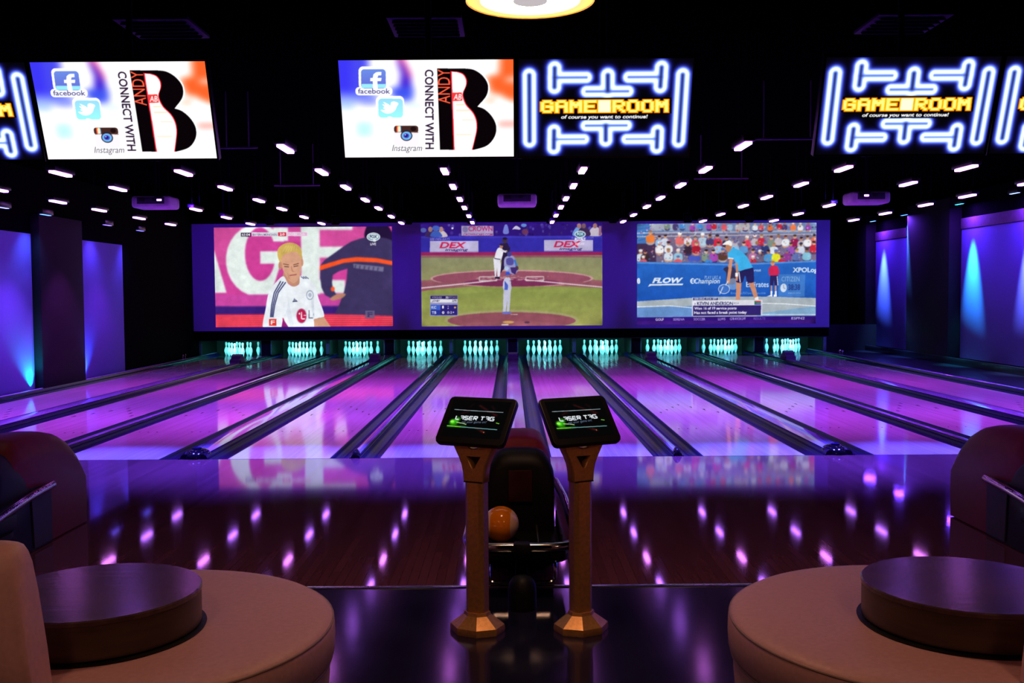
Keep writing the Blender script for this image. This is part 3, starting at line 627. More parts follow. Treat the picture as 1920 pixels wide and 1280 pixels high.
GLYPH = {'G': '01110 10001 10000 10111 10001 10001 01110', 'A': '01110 10001 10001 11111 10001 10001 10001', 'M': '10001 11011 11111 10101 10001 10001 10001',
         'E': '11111 10000 10000 11110 10000 10000 11111', '#': '11111 11111 11111 11111 11111 11111 11111', 'R': '11110 10001 10001 11110 10100 10010 10001', 'O': '01110 10001 10001 10001 10001 10001 01110'}
def paint_gameroom():
    q = [(28, 50), (1862, 50), (1805, 1095), (25, 1095)]
    p = Pic(420, 236, q, (4, 3, 8))
    mk = Pic(420, 236, q, (0, 0, 0))
    def pill(x0, y0, x1, y1, r):
        return [(x0, y0, x1, y1, r)]
    shapes = [[(142, 225, 142, 925, 76)], [(1745, 230, 1708, 935, 76)],
              [(408, 150, 405, 350, 76), (408, 250, 740, 250, 62)], [(1524, 150, 1512, 350, 76), (1516, 250, 1180, 250, 62)],
              [(963, 230, 963, 390, 78), (740, 400, 1175, 400, 62)],
              [(400, 820, 396, 1000, 76), (400, 910, 715, 910, 58)], [(1486, 830, 1480, 1000, 76), (1480, 912, 1160, 912, 58)],
              [(735, 765, 1160, 765, 62), (942, 770, 942, 920, 76)]]
    D = np.full((mk.H, mk.W), 1e9)
    Y, X = np.mgrid[0:mk.H, 0:mk.W]
    for sh in shapes:
        d = np.full((mk.H, mk.W), 1e9)
        for x0, y0, x1, y1, r in sh:
            a, b = mk.M([(x0, y0), (x1, y1)]); ab = b-a; t = np.clip(((X-a[0])*ab[0]+(Y-a[1])*ab[1])/max((ab**2).sum(), 1e-6), 0, 1)
            d0 = np.hypot(X-a[0]-t*ab[0], Y-a[1]-t*ab[1]) - r*mk.W/1830.
            k = 14.; h = np.clip(.5+.5*(d-d0)/k, 0, 1); d = np.where(d > 1e8, d0, d*(1-h)+d0*h-k*h*(1-h))
        D = np.minimum(D, np.abs(d+13)-0) if False else np.where(np.abs(d+13) < np.abs(D), np.where(d+13 < 0, -np.abs(d+13), np.abs(d+13)), D)
    a = np.abs(D)
    core = np.exp(-(a/12.)**2); mid = np.exp(-(a/18.)**2); glow = np.exp(-(a/26.)**2)*(D > 0)+np.exp(-(a/20.)**2)*(D <= 0)
    p.im += glow[..., None]*np.array([20, 10, 205])+mid[..., None]*np.array([90, 150, 140])+core[..., None]*np.array([160, 150, 80])
    p.rect(248, 470, 1632, 640, (4, 3, 8)); p.rect(460, 640, 1400, 706, (4, 3, 8))
    # pixel lettering
    adv = 150.; x = 268.
    items = []
    for ch in 'GAME#ROOM':
        items.append((ch, x)); x += adv
    for grow, col in ((20, (250, 120, 0)), (12, (255, 196, 20))):
        for ch, x in items:
            for r, row in enumerate(GLYPH[ch].split()):
                for c, v in enumerate(row):
                    if v == '1': p.rect(x+c*24.5-grow, 498+r*17.6-grow*.7, x+(c+1)*24.5+grow, 498+(r+1)*17.6+grow*.7, col)
    for ch, x in items:
        for r, row in enumerate(GLYPH[ch].split()):
            for c, v in enumerate(row):
                if v == '1': p.rect(x+c*24.5-3, 498+r*17.6-2, x+(c+1)*24.5+3, 498+(r+1)*17.6+2, (255, 244, 130) if ch != '#' else (255, 255, 210))
    p.text('of course you want to continue!', 474, 650, 1384, 704, (255, 255, 255), .035, .15)
    p.blur(1.2); p.im = np.clip(p.im, 0, 255); return p.colours()

def paint_lasertag():
    p = Pic(200, 140, [(310, 130), (1105, 172), (955, 668), (170, 630)], (7, 6, 7))
    for a, b, wd, c in (((670, 215), (780, 285), 7, (150, 36, 30)), ((780, 285), (910, 360), 6, (120, 24, 24)), ((840, 225), (880, 280), 5, (90, 22, 20)), ((430, 330), (540, 292), 8, (80, 16, 16)), ((540, 240), (600, 190), 4, (50, 14, 12)), ((620, 515), (735, 580), 8, (110, 20, 20)), ((700, 555), (760, 585), 6, (160, 60, 50)), ((860, 340), (915, 360), 12, (110, 20, 20))): p.line([a, b], wd, c)
    p.ell(330, 450, 60, 46, (40, 150, 10), .8); p.ell(320, 440, 34, 28, (90, 230, 30)); p.poly([(330, 440), (380, 370), (430, 400), (380, 460)], (60, 190, 30), .7); p.line([(245, 500), (500, 508)], 26, (30, 110, 10), .8)
    p.blur(5)
    p.line([(328, 272), (560, 288), (995, 314)], 8, (150, 170, 176)); p.line([(245, 496), (430, 510), (920, 544)], 9, (110, 170, 170)); p.line([(245, 496), (430, 510)], 10, (130, 230, 60)); p.line([(370, 448), (470, 466), (505, 478)], 9, (200, 240, 150)); p.line([(902, 454), (945, 466)], 9, (130, 220, 60)); p.ell(745, 580, 8, 8, (200, 90, 70)); p.ell(310, 438, 24, 16, (150, 250, 80))
    # angular lettering L A S E R  T A G
    W = (236, 244, 250)
    def st(*seg):
        for s in seg: p.line(list(s), 13, W)
    def at(x): return lambda u, v: (x+u*46+(1-v)*14-6, 362+x*.036+v*46+u*3-14)
    for ch, x in (('L', 358), ('A', 418), ('S', 478), ('E', 540), ('R', 602), ('T', 694), ('A', 758), ('G', 822)):
        g = at(x)
        if ch == 'L': st((g(0, 0), g(0, 1), g(1, 1)))
        if ch == 'A': st((g(0, 0), g(1, 0), g(.95, 1)), (g(.3, .5), g(1, .5)))
        if ch == 'S': st((g(1, 0), g(0, 0), g(0, .5), g(1, .5), g(1, 1), g(0, 1)))
        if ch == 'E': st((g(1, 0), g(0, 0), g(0, 1), g(1, 1)), (g(0, .5), g(.9, .5)))
        if ch == 'R': st((g(0, 1), g(0, 0), g(1, 0), g(1, .5), g(.2, .5), g(1, 1)))
        if ch == 'T': st((g(0, 0), g(1.1, 0)), (g(.5, 0), g(.5, 1)))
        if ch == 'G': st((g(1.1, 0), g(0, 0), g(0, 1), g(1.1, 1), g(1.1, .5), g(.5, .5)))
    p.text('get your game on!', 436, 428, 776, 468, (96, 120, 150), .01, .2)
    p.blur(.8); return p.colours()
# ------------------------------------------------------------------ layout of the hall (metres; +Y down the lanes, Z = 0 on the lane surface)
FOUL, PINY, DECK = 10.42, 27.62, 28.75
LW, GW, WIDE, NAR = 1.0688, .222, .735, .536
PAIR = 2*LW + WIDE + NAR
a0 = WIDE/2+LW/2; b0 = a0+LW+NAR
LANES = sorted(round(s*v, 4) for s in (-1, 1) for v in (a0, b0, PAIR+a0, PAIR+b0, 2*PAIR+a0))
LX, RX = -8.66, 10.6          # side walls
APPR0 = 5.81                  # front edge of the approach
CEIL = 4.02
LASTX = max(LANES)+LW/2

# ---- setting
def slab(name, x0, x1, y0, y1, z0, z1, m, label):
    return struct(name, boxmesh(name, (x1-x0, y1-y0, z1-z0), m), label, ((x0+x1)/2, (y0+y1)/2, (z0+z1)/2))
slab('floor', LX-.3, RX+.3, -4, APPR0-.02, -.25, -.002, M_floor, 'dark blue glossy floor of the seating area')
fa = slab('floor_approach', LX, RX, APPR0, FOUL, -.2, 0, M_appr, 'glossy reddish wooden approach in front of the lanes')
slab('floor_lanes', LX, RX, FOUL, 31, -.3, -.16, M_black, 'black slab below the lanes and gutters')
slab('floor_right', LASTX+GW+.12, RX, FOUL, 31, -.16, -.01, M_skirt, 'dark walkway between the last lane and the wall')
slab('ceiling', LX-.3, RX+.3, -4, 31, CEIL, CEIL+.2, M_ceil, 'black painted ceiling')
wl = slab('wall_left', LX-.3, LX, -4, 31, -.3, CEIL, M_black, 'black side wall with lit violet panels')
wr = slab('wall_right', RX, RX+.3, -4, 31, -.3, CEIL, M_black, 'black side wall with lit blue and violet panels')
slab('wall_back', LX-.3, RX+.3, 30.6, 30.9, -.3, CEIL, M_black, 'black wall behind the pin decks')
slab('wall_rear', LX-.3, RX+.3, -4.2, -4, -.3, CEIL, M_black, 'black wall behind the seats')
bm = bmesh.new(); add_box(bm, (0, 0, 0), (RX-LX, .035, .006), .002); 
struct('trim_1', mesh('trim_1', bm, M_trim), 'thin shiny metal nosing along the edge of the approach', ((LX+RX)/2, APPR0-.012, .001))
bm = bmesh.new(); add_box(bm, (0, 0, 0), (RX-LX, .008, .004)); 
struct('trim_2', mesh('trim_2', bm, M_capside), 'thin dark foul line where the approach meets the lanes', ((LX+RX)/2, FOUL-.004, -.0012))

def wpanel(parent, name, me, loc, label=None):
    o = obj(name, me, parent); o.location = Vector(loc)-Vector(parent.location)
    if label: o['label'] = label
    return o
# left wall: panels 2.84 m high, dark pillars between
for y0, y1 in ((4., 9.4), (12.6, 17.9), (19.8, 22.1)):
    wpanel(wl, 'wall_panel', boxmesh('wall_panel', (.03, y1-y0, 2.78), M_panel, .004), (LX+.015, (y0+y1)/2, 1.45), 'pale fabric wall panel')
for y0, y1 in ((9.6, 12.5), (17.95, 19.75)):
    wpanel(wl, 'pillar', boxmesh('pillar', (.16, y1-y0, 3.2), M_pillar, .01), (LX+.08, (y0+y1)/2, 1.6), 'dark square pillar')
# right wall: panels 3.4 m high with a darker header band
for y0, y1 in ((6., 11.), (13.2, 17.6), (17.75, 23.5), (26.1, 29.0)):
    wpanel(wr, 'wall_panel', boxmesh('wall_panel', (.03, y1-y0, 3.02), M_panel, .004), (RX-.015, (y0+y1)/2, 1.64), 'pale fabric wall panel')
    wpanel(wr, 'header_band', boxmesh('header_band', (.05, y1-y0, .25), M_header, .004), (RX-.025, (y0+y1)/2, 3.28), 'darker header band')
for y0, y1 in ((11.1, 13.1), (23.55, 26.05), (29.05, 30.4)):
    wpanel(wr, 'pillar', boxmesh('pillar', (.3, y1-y0, 3.9), M_pillar, .01), (RX-.15, (y0+y1)/2, 1.95), 'dark square pillar')
struct('baseboard_right', boxmesh('baseboard_right', (.05, 25, .16), M_skirt, .006), 'black skirting below the right wall panels', (RX-.06-.26, 17.6, .07))

# ------------------------------------------------------------------ lanes
DECK0 = 26.75
deck_me = boxmesh('pin_deck', (LW, DECK-DECK0, .04), M_deck)
lane_bm = bmesh.new(); add_box(lane_bm, (0, (FOUL+DECK0)/2-(FOUL+DECK)/2, -.02), (LW, DECK0-FOUL, .04)); lane_me = mesh('bowling_lane', lane_bm, M_lane, False)
ar_me = plate('arrow', [[(-.016, -.07), (.016, -.07), (0, .08)]], .002, 0, M_arrow); ar_me.transform(Matrix.Rotation(-math.pi/2, 4, 'X'))
dot_bm = bmesh.new(); add_lathe(dot_bm, [(.012, -.001), (.012, .001)], 10); dot_me = mesh('dot', dot_bm, M_arrow, False)
def lane_name(i):
    return (ORD[i]+' lane from the left') if i < 5 else (ORD[9-i]+' lane from the right')
for i, x in enumerate(LANES):
    o = obj('bowling_lane', lane_me, None, (x, (FOUL+DECK)/2, 0))
    tag(o, 'glossy wooden bowling lane under violet light, '+lane_name(i), 'bowling lane', 'bowling lanes')
    obj('pin_deck', deck_me, o, (0, (DECK0+DECK)/2-(FOUL+DECK)/2, -.02))
    for k in range(-3, 4):
        obj('arrow', ar_me, o, (k*.137, FOUL+4.75-abs(k)*.32-(FOUL+DECK)/2, .0012), (0, 0, math.pi))
    for k in (-4, -3, -2, 2, 3, 4):
        obj('dot', dot_me, o, (k*.11, FOUL+2.1-(FOUL+DECK)/2, .0008))

# gutters: U channels
prof = [(-.111, .0), (-.104, .0)]+[(-.1*math.cos(t), -.085*math.sin(t)) for t in np.linspace(.08, math.pi-.08, 14)]+[(.104, 0), (.111, 0)]
gb = bmesh.new(); strip(gb, prof+[(.111, -.1), (-.111, -.1)], -(DECK-FOUL)/2, (DECK-FOUL)/2, True); gut_me = mesh('gutter', gb, M_gut)
lip_b = bmesh.new(); add_tube(lip_b, [(0, -(DECK-FOUL)/2, 0), (0, (DECK-FOUL)/2, 0)], .007, 6); lip_me = mesh('rim', lip_b, M_capside)
for i, x in enumerate(LANES):
    for s, sn in ((-1, 'left'), (1, 'right')):
        o = obj('gutter', gut_me, None, (x+s*(LW/2+GW/2), (FOUL+DECK)/2, -.001))
        tag(o, 'dark shiny gutter along the %s edge of the %s' % (sn, lane_name(i)), 'gutter', 'lane gutters')
        obj('rim', lip_me, o, (s*.105, 0, .003))

# dividers between lanes
def divider(xc, wdt, label, wide):
    t = thing('lane_divider', label, 'lane divider', (xc, FOUL, -.16), group='lane dividers')
    L = DECK-FOUL; z = .16; h = wdt/2
    bm = bmesh.new()
    top = .055 if wide else .035
    h -= .002
    L = 27.45-FOUL
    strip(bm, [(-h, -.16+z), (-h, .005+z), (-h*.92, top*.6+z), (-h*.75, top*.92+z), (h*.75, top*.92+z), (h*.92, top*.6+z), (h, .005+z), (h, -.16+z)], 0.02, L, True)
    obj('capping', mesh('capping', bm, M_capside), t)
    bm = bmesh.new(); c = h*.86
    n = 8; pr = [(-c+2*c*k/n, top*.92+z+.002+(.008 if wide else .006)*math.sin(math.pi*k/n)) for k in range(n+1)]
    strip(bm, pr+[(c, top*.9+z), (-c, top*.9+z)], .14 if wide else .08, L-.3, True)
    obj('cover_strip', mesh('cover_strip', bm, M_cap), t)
    bm = bmesh.new()                                   # rounded black nose at the foul line
    r = bmesh.ops.create_uvsphere(bm, u_segments=20, v_segments=12, radius=1)
    bmesh.ops.scale(bm, vec=(h*.995, .2 if wide else .1, .095 if wide else .085), verts=r['verts'])
    bmesh.ops.translate(bm, vec=(0, .17 if wide else .09, z+.002), verts=r['verts'])
    bmesh.ops.bisect_plane(bm, geom=bm.verts[:]+bm.edges[:]+bm.faces[:], plane_co=(0, 0, z-.01), plane_no=(0, 0, 1), clear_inner=True)
    obj('nose', mesh('nose', bm, M_nose), t)
    if wide:
        bm = bmesh.new(); add_lathe(bm, [(.045, 0), (.05, .012), (.03, .02)], 16, (0, .15, z+.088)); obj('nose_badge', mesh('nose_badge', bm, M_gut), t)
        # stepped hood over the ball track near the pins
        bm = bmesh.new(); y = 24.6-FOUL
        add_prism(bm, [(y-.26, z+.05), (y-.25, z+.13), (y-.16, z+.16), (y-.13, z+.22), (y, z+.26), (y+.1, z+.25), (y+.14, z+.18), (y+.25, z+.15), (y+.28, z+.05)], -.115, .115)
        bevel_all(bm, .03, 2); hd = obj('track_hood', mesh('track_hood', bm, M_hood), t)
        bm = bmesh.new()
        for s in (-1, 1): add_box(bm, (s*.125, y, z+.085), (.03, .4, .08), .01)
        obj('hood_flange', mesh('hood_flange', bm, M_hood), hd)
    return t
for k, nm in ((-2, 'leftmost wide ball track divider with a black rounded nose'), (-1, 'wide violet ball track divider ending at the left of the approach'), (0, 'wide ball track divider running behind the two kiosks'), (1, 'wide violet ball track divider ending at the right of the approach'), (2, 'rightmost wide ball track divider with a black rounded nose')):
    divider(k*PAIR, WIDE-2*GW, nm, True)
for x, nm in ((-1.5*PAIR, 'narrow ridge between two gutters, leftmost of the four'), (-.5*PAIR, 'narrow ridge between two gutters, just left of the kiosks'), (.5*PAIR, 'narrow ridge between two gutters, just right of the kiosks'), (1.5*PAIR, 'narrow ridge between two gutters, rightmost of the four')):
    divider(x, NAR-2*GW, nm, False)
for s, sn in ((-1, 'left'), (1, 'right')):            # kerb rails outside the last gutters
    t = thing('kerb_rail', 'shiny rounded kerb rail along the outermost gutter by the %s wall' % sn, 'rail', (s*(LASTX+GW+.063), FOUL, -.16), group='kerb rails')
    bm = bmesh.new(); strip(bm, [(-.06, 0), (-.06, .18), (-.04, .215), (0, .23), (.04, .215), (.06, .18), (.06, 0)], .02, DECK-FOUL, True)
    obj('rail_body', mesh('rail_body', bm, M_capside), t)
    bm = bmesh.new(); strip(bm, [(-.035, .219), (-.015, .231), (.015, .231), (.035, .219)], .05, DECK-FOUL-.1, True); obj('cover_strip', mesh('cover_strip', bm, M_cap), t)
    bm = bmesh.new()
    for q in (-.05, .05): add_lathe(bm, [(.012, .2), (.014, .28), (.03, .3), (.03, .33), (.01, .35)], 8, (q*s*0, 15.4+q*2, 0))
    obj('sensor', mesh('sensor', bm, M_chrome), t)

# ------------------------------------------------------------------ pin decks
pin_prof = [(.0258, 0), (.0285, .008), (.036, .04), (.047, .075), (.0545, .1), (.0603, .114), (.0588, .14), (.0535, .17), (.043, .2), (.031, .228), (.0248, .245), (.0232, .257), (.0238, .275), (.0272, .3), (.0312, .325), (.0323, .343), (.0298, .362), (.021, .375), (.009, .3805)]
pb = bmesh.new(); add_lathe(pb, pin_prof, 16); pin_me = mesh('bowling_pin', pb, M_pin, True, 60)
def ring(name, z0, z1):
    def rad(z):
        for (r0, za), (r1, zb) in zip(pin_prof[:-1], pin_prof[1:]):
            if za <= z <= zb: return r0+(r1-r0)*(z-za)/(zb-za)
    b = bmesh.new(); zs = np.linspace(z0, z1, 3); add_lathe(b, [(rad(z)+.0012, z) for z in zs], 16, caps=False); return mesh(name, b, M_red)
st1, st2 = ring('neck_stripe', .236, .246), ring('neck_stripe', .262, .272)
PINS = [(0, 0, 'head pin'), (-.1524, .264, 'second row left pin'), (.1524, .264, 'second row right pin'), (-.3048, .528, 'third row left pin'), (0, .528, 'third row middle pin'), (.3048, .528, 'third row right pin'),
        (-.4572, .792, 'back row far left pin'), (-.1524, .792, 'back row inner left pin'), (.1524, .792, 'back row inner right pin'), (.4572, .792, 'back row far right pin')]
def deck_name(i):
    return (ORD[i]+' rack from the left') if i < 5 else (ORD[9-i]+' rack from the right')
for i, x in enumerate(LANES):
    for dx, dy, nm in PINS:
        o = obj('bowling_pin', pin_me, None, (x+dx, PINY+dy, .0005), (0, 0, random.Random(i*10+dx*7+dy).uniform(0, 6)))
        tag(o, 'white bowling pin, %s of the %s' % (nm, deck_name(i)), 'bowling pin', 'bowling pins, '+deck_name(i))
        obj('neck_stripe', st1, o); obj('neck_stripe', st2, o)
# kickback walls between decks, and their teal edge plates
kx = sorted([k*PAIR for k in (-2, -1, 0, 1, 2)]+[k*PAIR for k in (-1.5, -.5, .5, 1.5)]+[-(LASTX+GW+.16), LASTX+GW+.16])
for j, x in enumerate(kx):
    wide = (abs(x/PAIR-round(x/PAIR)) < .01); wd = .3 if wide else .09
    t = thing('kickback_wall', 'dark kickback partition between pin decks, %s from the left' % ORD[j], 'partition', (x, 27.5, 0), group='kickback partitions')
    bm = bmesh.new(); add_prism(bm, [(0, .035), (0, .62), (1.7, .62), (1.7, -.1), (1.1, -.1), (1.1, .035)], -wd/2, wd/2); obj('panel', mesh('panel', bm, M_kick, False), t)
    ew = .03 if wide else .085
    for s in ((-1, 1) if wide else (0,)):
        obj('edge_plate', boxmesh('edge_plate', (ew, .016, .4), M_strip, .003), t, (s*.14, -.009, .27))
bm = bmesh.new(); n = 140; pr = [(LX+(RX-LX)*k/n, 28.9+.03*math.sin(k*1.3)) for k in range(n+1)]
V = [(bm.verts.new((x, y, -.15)), bm.verts.new((x, y, .75))) for x, y in pr]
for a, b in zip(V[:-1], V[1:]): bm.faces.new((a[0], b[0], b[1], a[1]))
tag(obj('pit_curtain', mesh('pit_curtain', bm, M_curtain)), 'black cloth curtain hanging behind all the pins', 'curtain')

# ------------------------------------------------------------------ masking and the long projection screen
SCY, SZ0, SZ1 = 27.05, .74, 3.64
t = thing('masking_board', 'black masking board under the projection screen above the pins', 'masking board', (0, 27.15, .485))
obj('board', boxmesh('board', (17.24, .08, .27), M_mask, .006), t, (0, 0, .125))
obj('lower_edge', boxmesh('lower_edge', (17.24, .1, .02), M_bezel, .004), t, (0, 0, 0))
bm = bmesh.new(); add_box(bm, (0, 0, .02), (1.0, .06, .04), .008); ph_me = mesh('pin_lamp', bm, M_bezel)
bm = bmesh.new(); add_box(bm, (0, .012, -.003), (.96, .03, .006)); tb_me = mesh('tube', bm, emat('teal_tube', (.05, 1, .75), 4))
for x in LANES:
    lt = obj('pin_lamp', ph_me, t, (x, .082, .07)); obj('tube', tb_me, lt)
    lamp('pin_light', 'AREA', lt, (0, .015, -.012), (0, .5, -.3), PIN_W, (.14, .95, .86), spread=math.radians(95), shape='RECTANGLE', size=.95, size_y=.05)
sc = thing('projection_screen', 'long violet-lit projection screen with three sports pictures above the pins', 'projection screen', (-.03, SCY, SZ0))
SWd = 17.28
obj('fabric', boxmesh('fabric', (SWd, .03, SZ1-SZ0), M_screen, .004), sc, (0, 0, (SZ1-SZ0)/2))
obj('frame', boxmesh('frame', (SWd+.16, .04, .05), M_mask, .004), sc, (0, .01, SZ1-SZ0+.02))
PM = picmat('projected_picture', 1.0)
def projected(nm, paint, px0, px1, py0, py1, label):
    d = SCY-.02; x0 = (px0-957.5)*d/1867+CAMX; x1 = (px1-957.5)*d/1867+CAMX
    z1 = CAMZ+(550-py0)*d/1867; z0 = CAMZ+(550-py1)*d/1867
    o = obj(nm, picmesh(nm, paint(), x1-x0, z1-z0, PM), sc, ((x0+x1)/2+.03, -.022, (z0+z1)/2-SZ0)); o['label'] = label
projected('projected_picture', paint_soccer, 405, 737, 425, 611, 'soccer broadcast: player in white shirt, pink hoarding')
projected('projected_picture', paint_baseball, 791, 1130, 421, 612, 'baseball broadcast: pitcher facing a batter')
projected('projected_picture', paint_tennis, 1195, 1530, 423, 611, 'tennis broadcast: player in blue bending with racket')

# projectors
for k, (x, y, tx, nm) in enumerate(((-6.06, 17.0, -5.95, 'projector hanging over the left lanes, aimed at the soccer picture'), (.07, 17.0, .0, 'projector hanging over the middle lanes, aimed at the baseball picture'), (6.0, 17.0, 6.05, 'projector hanging over the right lanes, aimed at the tennis picture'))):
    t = thing('ceiling_projector', 'pale violet-lit '+nm, 'projector', (x, y, 3.18), group='ceiling projectors')
    bm = bmesh.new(); add_box(bm, (0, 0, .11), (.66, .5, .2), .05, 3); obj('shell', mesh('shell', bm, M_proj), t)
    bm = bmesh.new(); add_box(bm, (.0, -.247, .13), (.46, .012, .11), .004); g = obj('rear_panel', mesh('rear_panel', bm, M_projd), t)
    bm = bmesh.new(); add_box(bm, (-.15, -.254, .15), (.1, .006, .07), .003); obj('socket', mesh('socket', bm, M_bezel), g)
    bm = bmesh.new(); add_box(bm, (.06, -.254, .15), (.08, .006, .05), .003); obj('socket', mesh('socket', bm, M_bezel), g)
    bm = bmesh.new(); add_lathe(bm, [(.07, .25), (.07, .3), (.055, .3), (.05, .28)], 18, (0, 0, .11), axis='Y'); obj('lens', mesh('lens', bm, M_lens), t)
    bm = bmesh.new(); add_tube(bm, [(0, 0, .2), (0, 0, CEIL-3.18-.005)], .022); add_lathe(bm, [(.1, CEIL-3.18-.02), (.1, CEIL-3.18-.003)], 16); obj('ceiling_mount', mesh('ceiling_mount', bm, M_mount), t)
    lamp('projector_beam', 'SPOT', t, (0, .32, .11), (tx-x, SCY-y, 2.3-3.18), PROJ_W, (.10, .012, 1.0) if k < 2 else (.085, .03, 1.0), spot_size=math.radians(37), spot_blend=.25, shadow_soft_size=.03)

# small spot heads along the top of the screen
for k, px in enumerate((510, 632, 768, 887, 1033, 1150, 1290, 1405)):
    x = (px-957.5)*26.4/1867+CAMX
    t = thing('spot_head', 'small black spot head over the top edge of the screen, %s from the left' % ORD[k], 'spotlight', (x, 26.4, 3.57), group='spot heads over the screen')
    bm = bmesh.new(); add_lathe(bm, [(.09, -.02), (.1, .0), (.1, .12), (.07, .17), (.03, .19)], 14); obj('can', mesh('can', bm, M_mount), t)
    bm = bmesh.new(); add_box(bm, (-.11, 0, .12), (.012, .03, .22)); add_box(bm, (.11, 0, .12), (.012, .03, .22)); add_box(bm, (0, 0, .23), (.23, .03, .012)); add_tube(bm, [(0, 0, .23), (0, 0, CEIL-3.57-.004)], .012, 8); obj('yoke', mesh('yoke', bm, M_mount), t)

# ------------------------------------------------------------------ violet light bars over the lanes
BV = [emat('light_bar_violet', (.45, .14, 1.0), BAR_L), emat('light_bar_magenta', (.7, .18, .95), BAR_L)]
bm = bmesh.new(); add_box(bm, (0, 0, .035), (.13, .6, .07), .012); bar_h = mesh('housing', bm, M_bezel)
bar_l = []
for m in BV:
    bm = bmesh.new(); add_box(bm, (0, 0, -.013), (.08, .52, .03), .006); bar_l.append(mesh('lens', bm, m))
bm = bmesh.new(); add_tube(bm, [(0, 0, .07), (0, 0, CEIL-3.33-.004)], .007, 6)
bar_r = mesh('hanger', bm, M_mount)
BARY = [11.0, 13.1, 15.0, 17.0, 18.7, 20.7, 22.6]
DN = ['nearest', 'second', 'third', 'fourth', 'fifth', 'sixth', 'farthest']
for i, x in enumerate(LANES):
    for k, y in enumerate(BARY):
        t = thing('light_bar', 'violet light bar over the %s, %s of its row' % (lane_name(i), DN[k]), 'light bar', (x, y, 3.33), group='violet light bars over the lanes')
        obj('housing', bar_h, t); obj('lens', bar_l[(k % 3) == 1], t); obj('hanger', bar_r, t, (0, -.22, 0)); obj('hanger', bar_r, t, (0, .22, 0))
        lamp('bar_beam', 'SPOT', t, (0, 0, -.075), (0, -.3 if k == 0 else 0, -1.075), BAR_W*[6.5, 1.0, 1, .95, .9, .4, .08][k], [(.10, .07, 1), (.46, .05, 1), (.33, .05, 1), (.33, .05, 1), (.52, .045, .95), (.4, .04, .9), (.36, .05, 1)][k], spot_size=math.radians(52 if k == 0 else 76), spot_blend=.8 if k == 0 else .6, shadow_soft_size=.04)
for k, (x0, x1, y) in enumerate(((-3.35, -2.9, 11.35), (-3.65, -2.95, 15.3), (2.65, 3.45, 14.7), (2.62, 3.33, 10.95))):
    bm = bmesh.new(); add_tube(bm, [(x0, 0, 0), (x1, 0, 0)], .012, 8); add_tube(bm, [(x0+.1, 0, 0), (x0+.1, 0, CEIL-3.39)], .008, 6); add_tube(bm, [(x1-.1, 0, 0), (x1-.1, 0, CEIL-3.39)], .008, 6)
    tag(obj('conduit_bar', mesh('conduit_bar', bm, M_rail), None, (0, y, 3.385)), 'thin horizontal conduit hanging below the ceiling, '+['near left beside the advert monitor', 'far left below the advert monitor', 'far right before the game room monitor', 'near right beside the game room monitor'][k], 'conduit', 'ceiling conduits')

VF = .01
# ------------------------------------------------------------------ wall washers and floor uplights
def washer(name, label, loc, tgt, col, watts, cone, blend, group, up=False):
    t = thing(name, label, 'wall light', loc, group=group)
    sg = -1 if up else 1
    bm = bmesh.new(); add_box(bm, (0, 0, sg*.06), (.1, .42, .1), .015); obj('housing', mesh('housing', bm, M_bezel), t)
    bm = bmesh.new(); add_box(bm, (0, 0, sg*.006), (.05, .34, .006)); m = MATS.get(name+str(col)) or emat(name+str(col), col, 5); obj('lens', mesh('lens', bm, m), t)
    bm = bmesh.new()
    if up: add_box(bm, (0, 0, -.125), (.06, .2, .03))
    else:
        add_tube(bm, [(0, 0, .11), (0, 0, CEIL-loc[2]-.004)], .012, 6)
    obj('bracket', mesh('bracket', bm, M_mount), t)
    lamp('wash_light', 'SPOT', t, (0, 0, -.02*sg), Vector(tgt)-Vector(loc), watts, col, spot_size=math.radians(cone), spot_blend=blend, shadow_soft_size=.05)
    if not up: lamp('violet_fill', 'AREA', t, (0, 0, -.03), (Vector(tgt)-Vector(loc))*Vector((1, 1, .6)), watts*VF, (.16, .035, 1), shape='RECTANGLE', size=.05, size_y=.34)  # extra fill lamp, added to spread violet over the wall panels
for k, (y, c) in enumerate(((28.35, (.1, .25, 1)), (26.1, (.06, .2, 1)), (22.9, (.03, .55, 1)), (20.4, (.2, .3, 1)), (17.6, (.1, .35, 1)), (14.6, (.1, .35, 1)))):
    washer('wall_washer', 'blue wall washer light below the ceiling by the right wall, %s from the back' % ORD[k], (RX-.36, y, 3.68), (RX-.02, y, .75), c, WASH_W, 31, 1., 'wall washers, right wall')
for k, (y, c) in enumerate(((22.2, (.12, .1, 1)), (20.4, (.16, .1, 1)), (17.7, (.08, .2, 1)), (16.2, (.2, .2, 1)), (14.0, (.15, .2, 1)))):
    washer('wall_washer', 'blue wall washer light below the ceiling by the left wall, %s from the back' % ORD[k], (LX+.4, y, 3.15), (LX+.02, y, 1.3), c, WASH_W*.011, 95, .9, 'wall washers, left wall')
for k, (y, ty, c) in enumerate(((19.95, 20.1, (.03, .13, 1)), (17.75, 17.5, (.0, .42, .75)))):
    washer('floor_uplight', ['blue floor uplight between the lane rail and the far left panel', 'cyan floor uplight between the lane rail and the near left panel'][k], (LX+.1, y, .05), (LX+.02, ty, 1.8), c, UP_W, 95, .9, 'floor uplights', True)
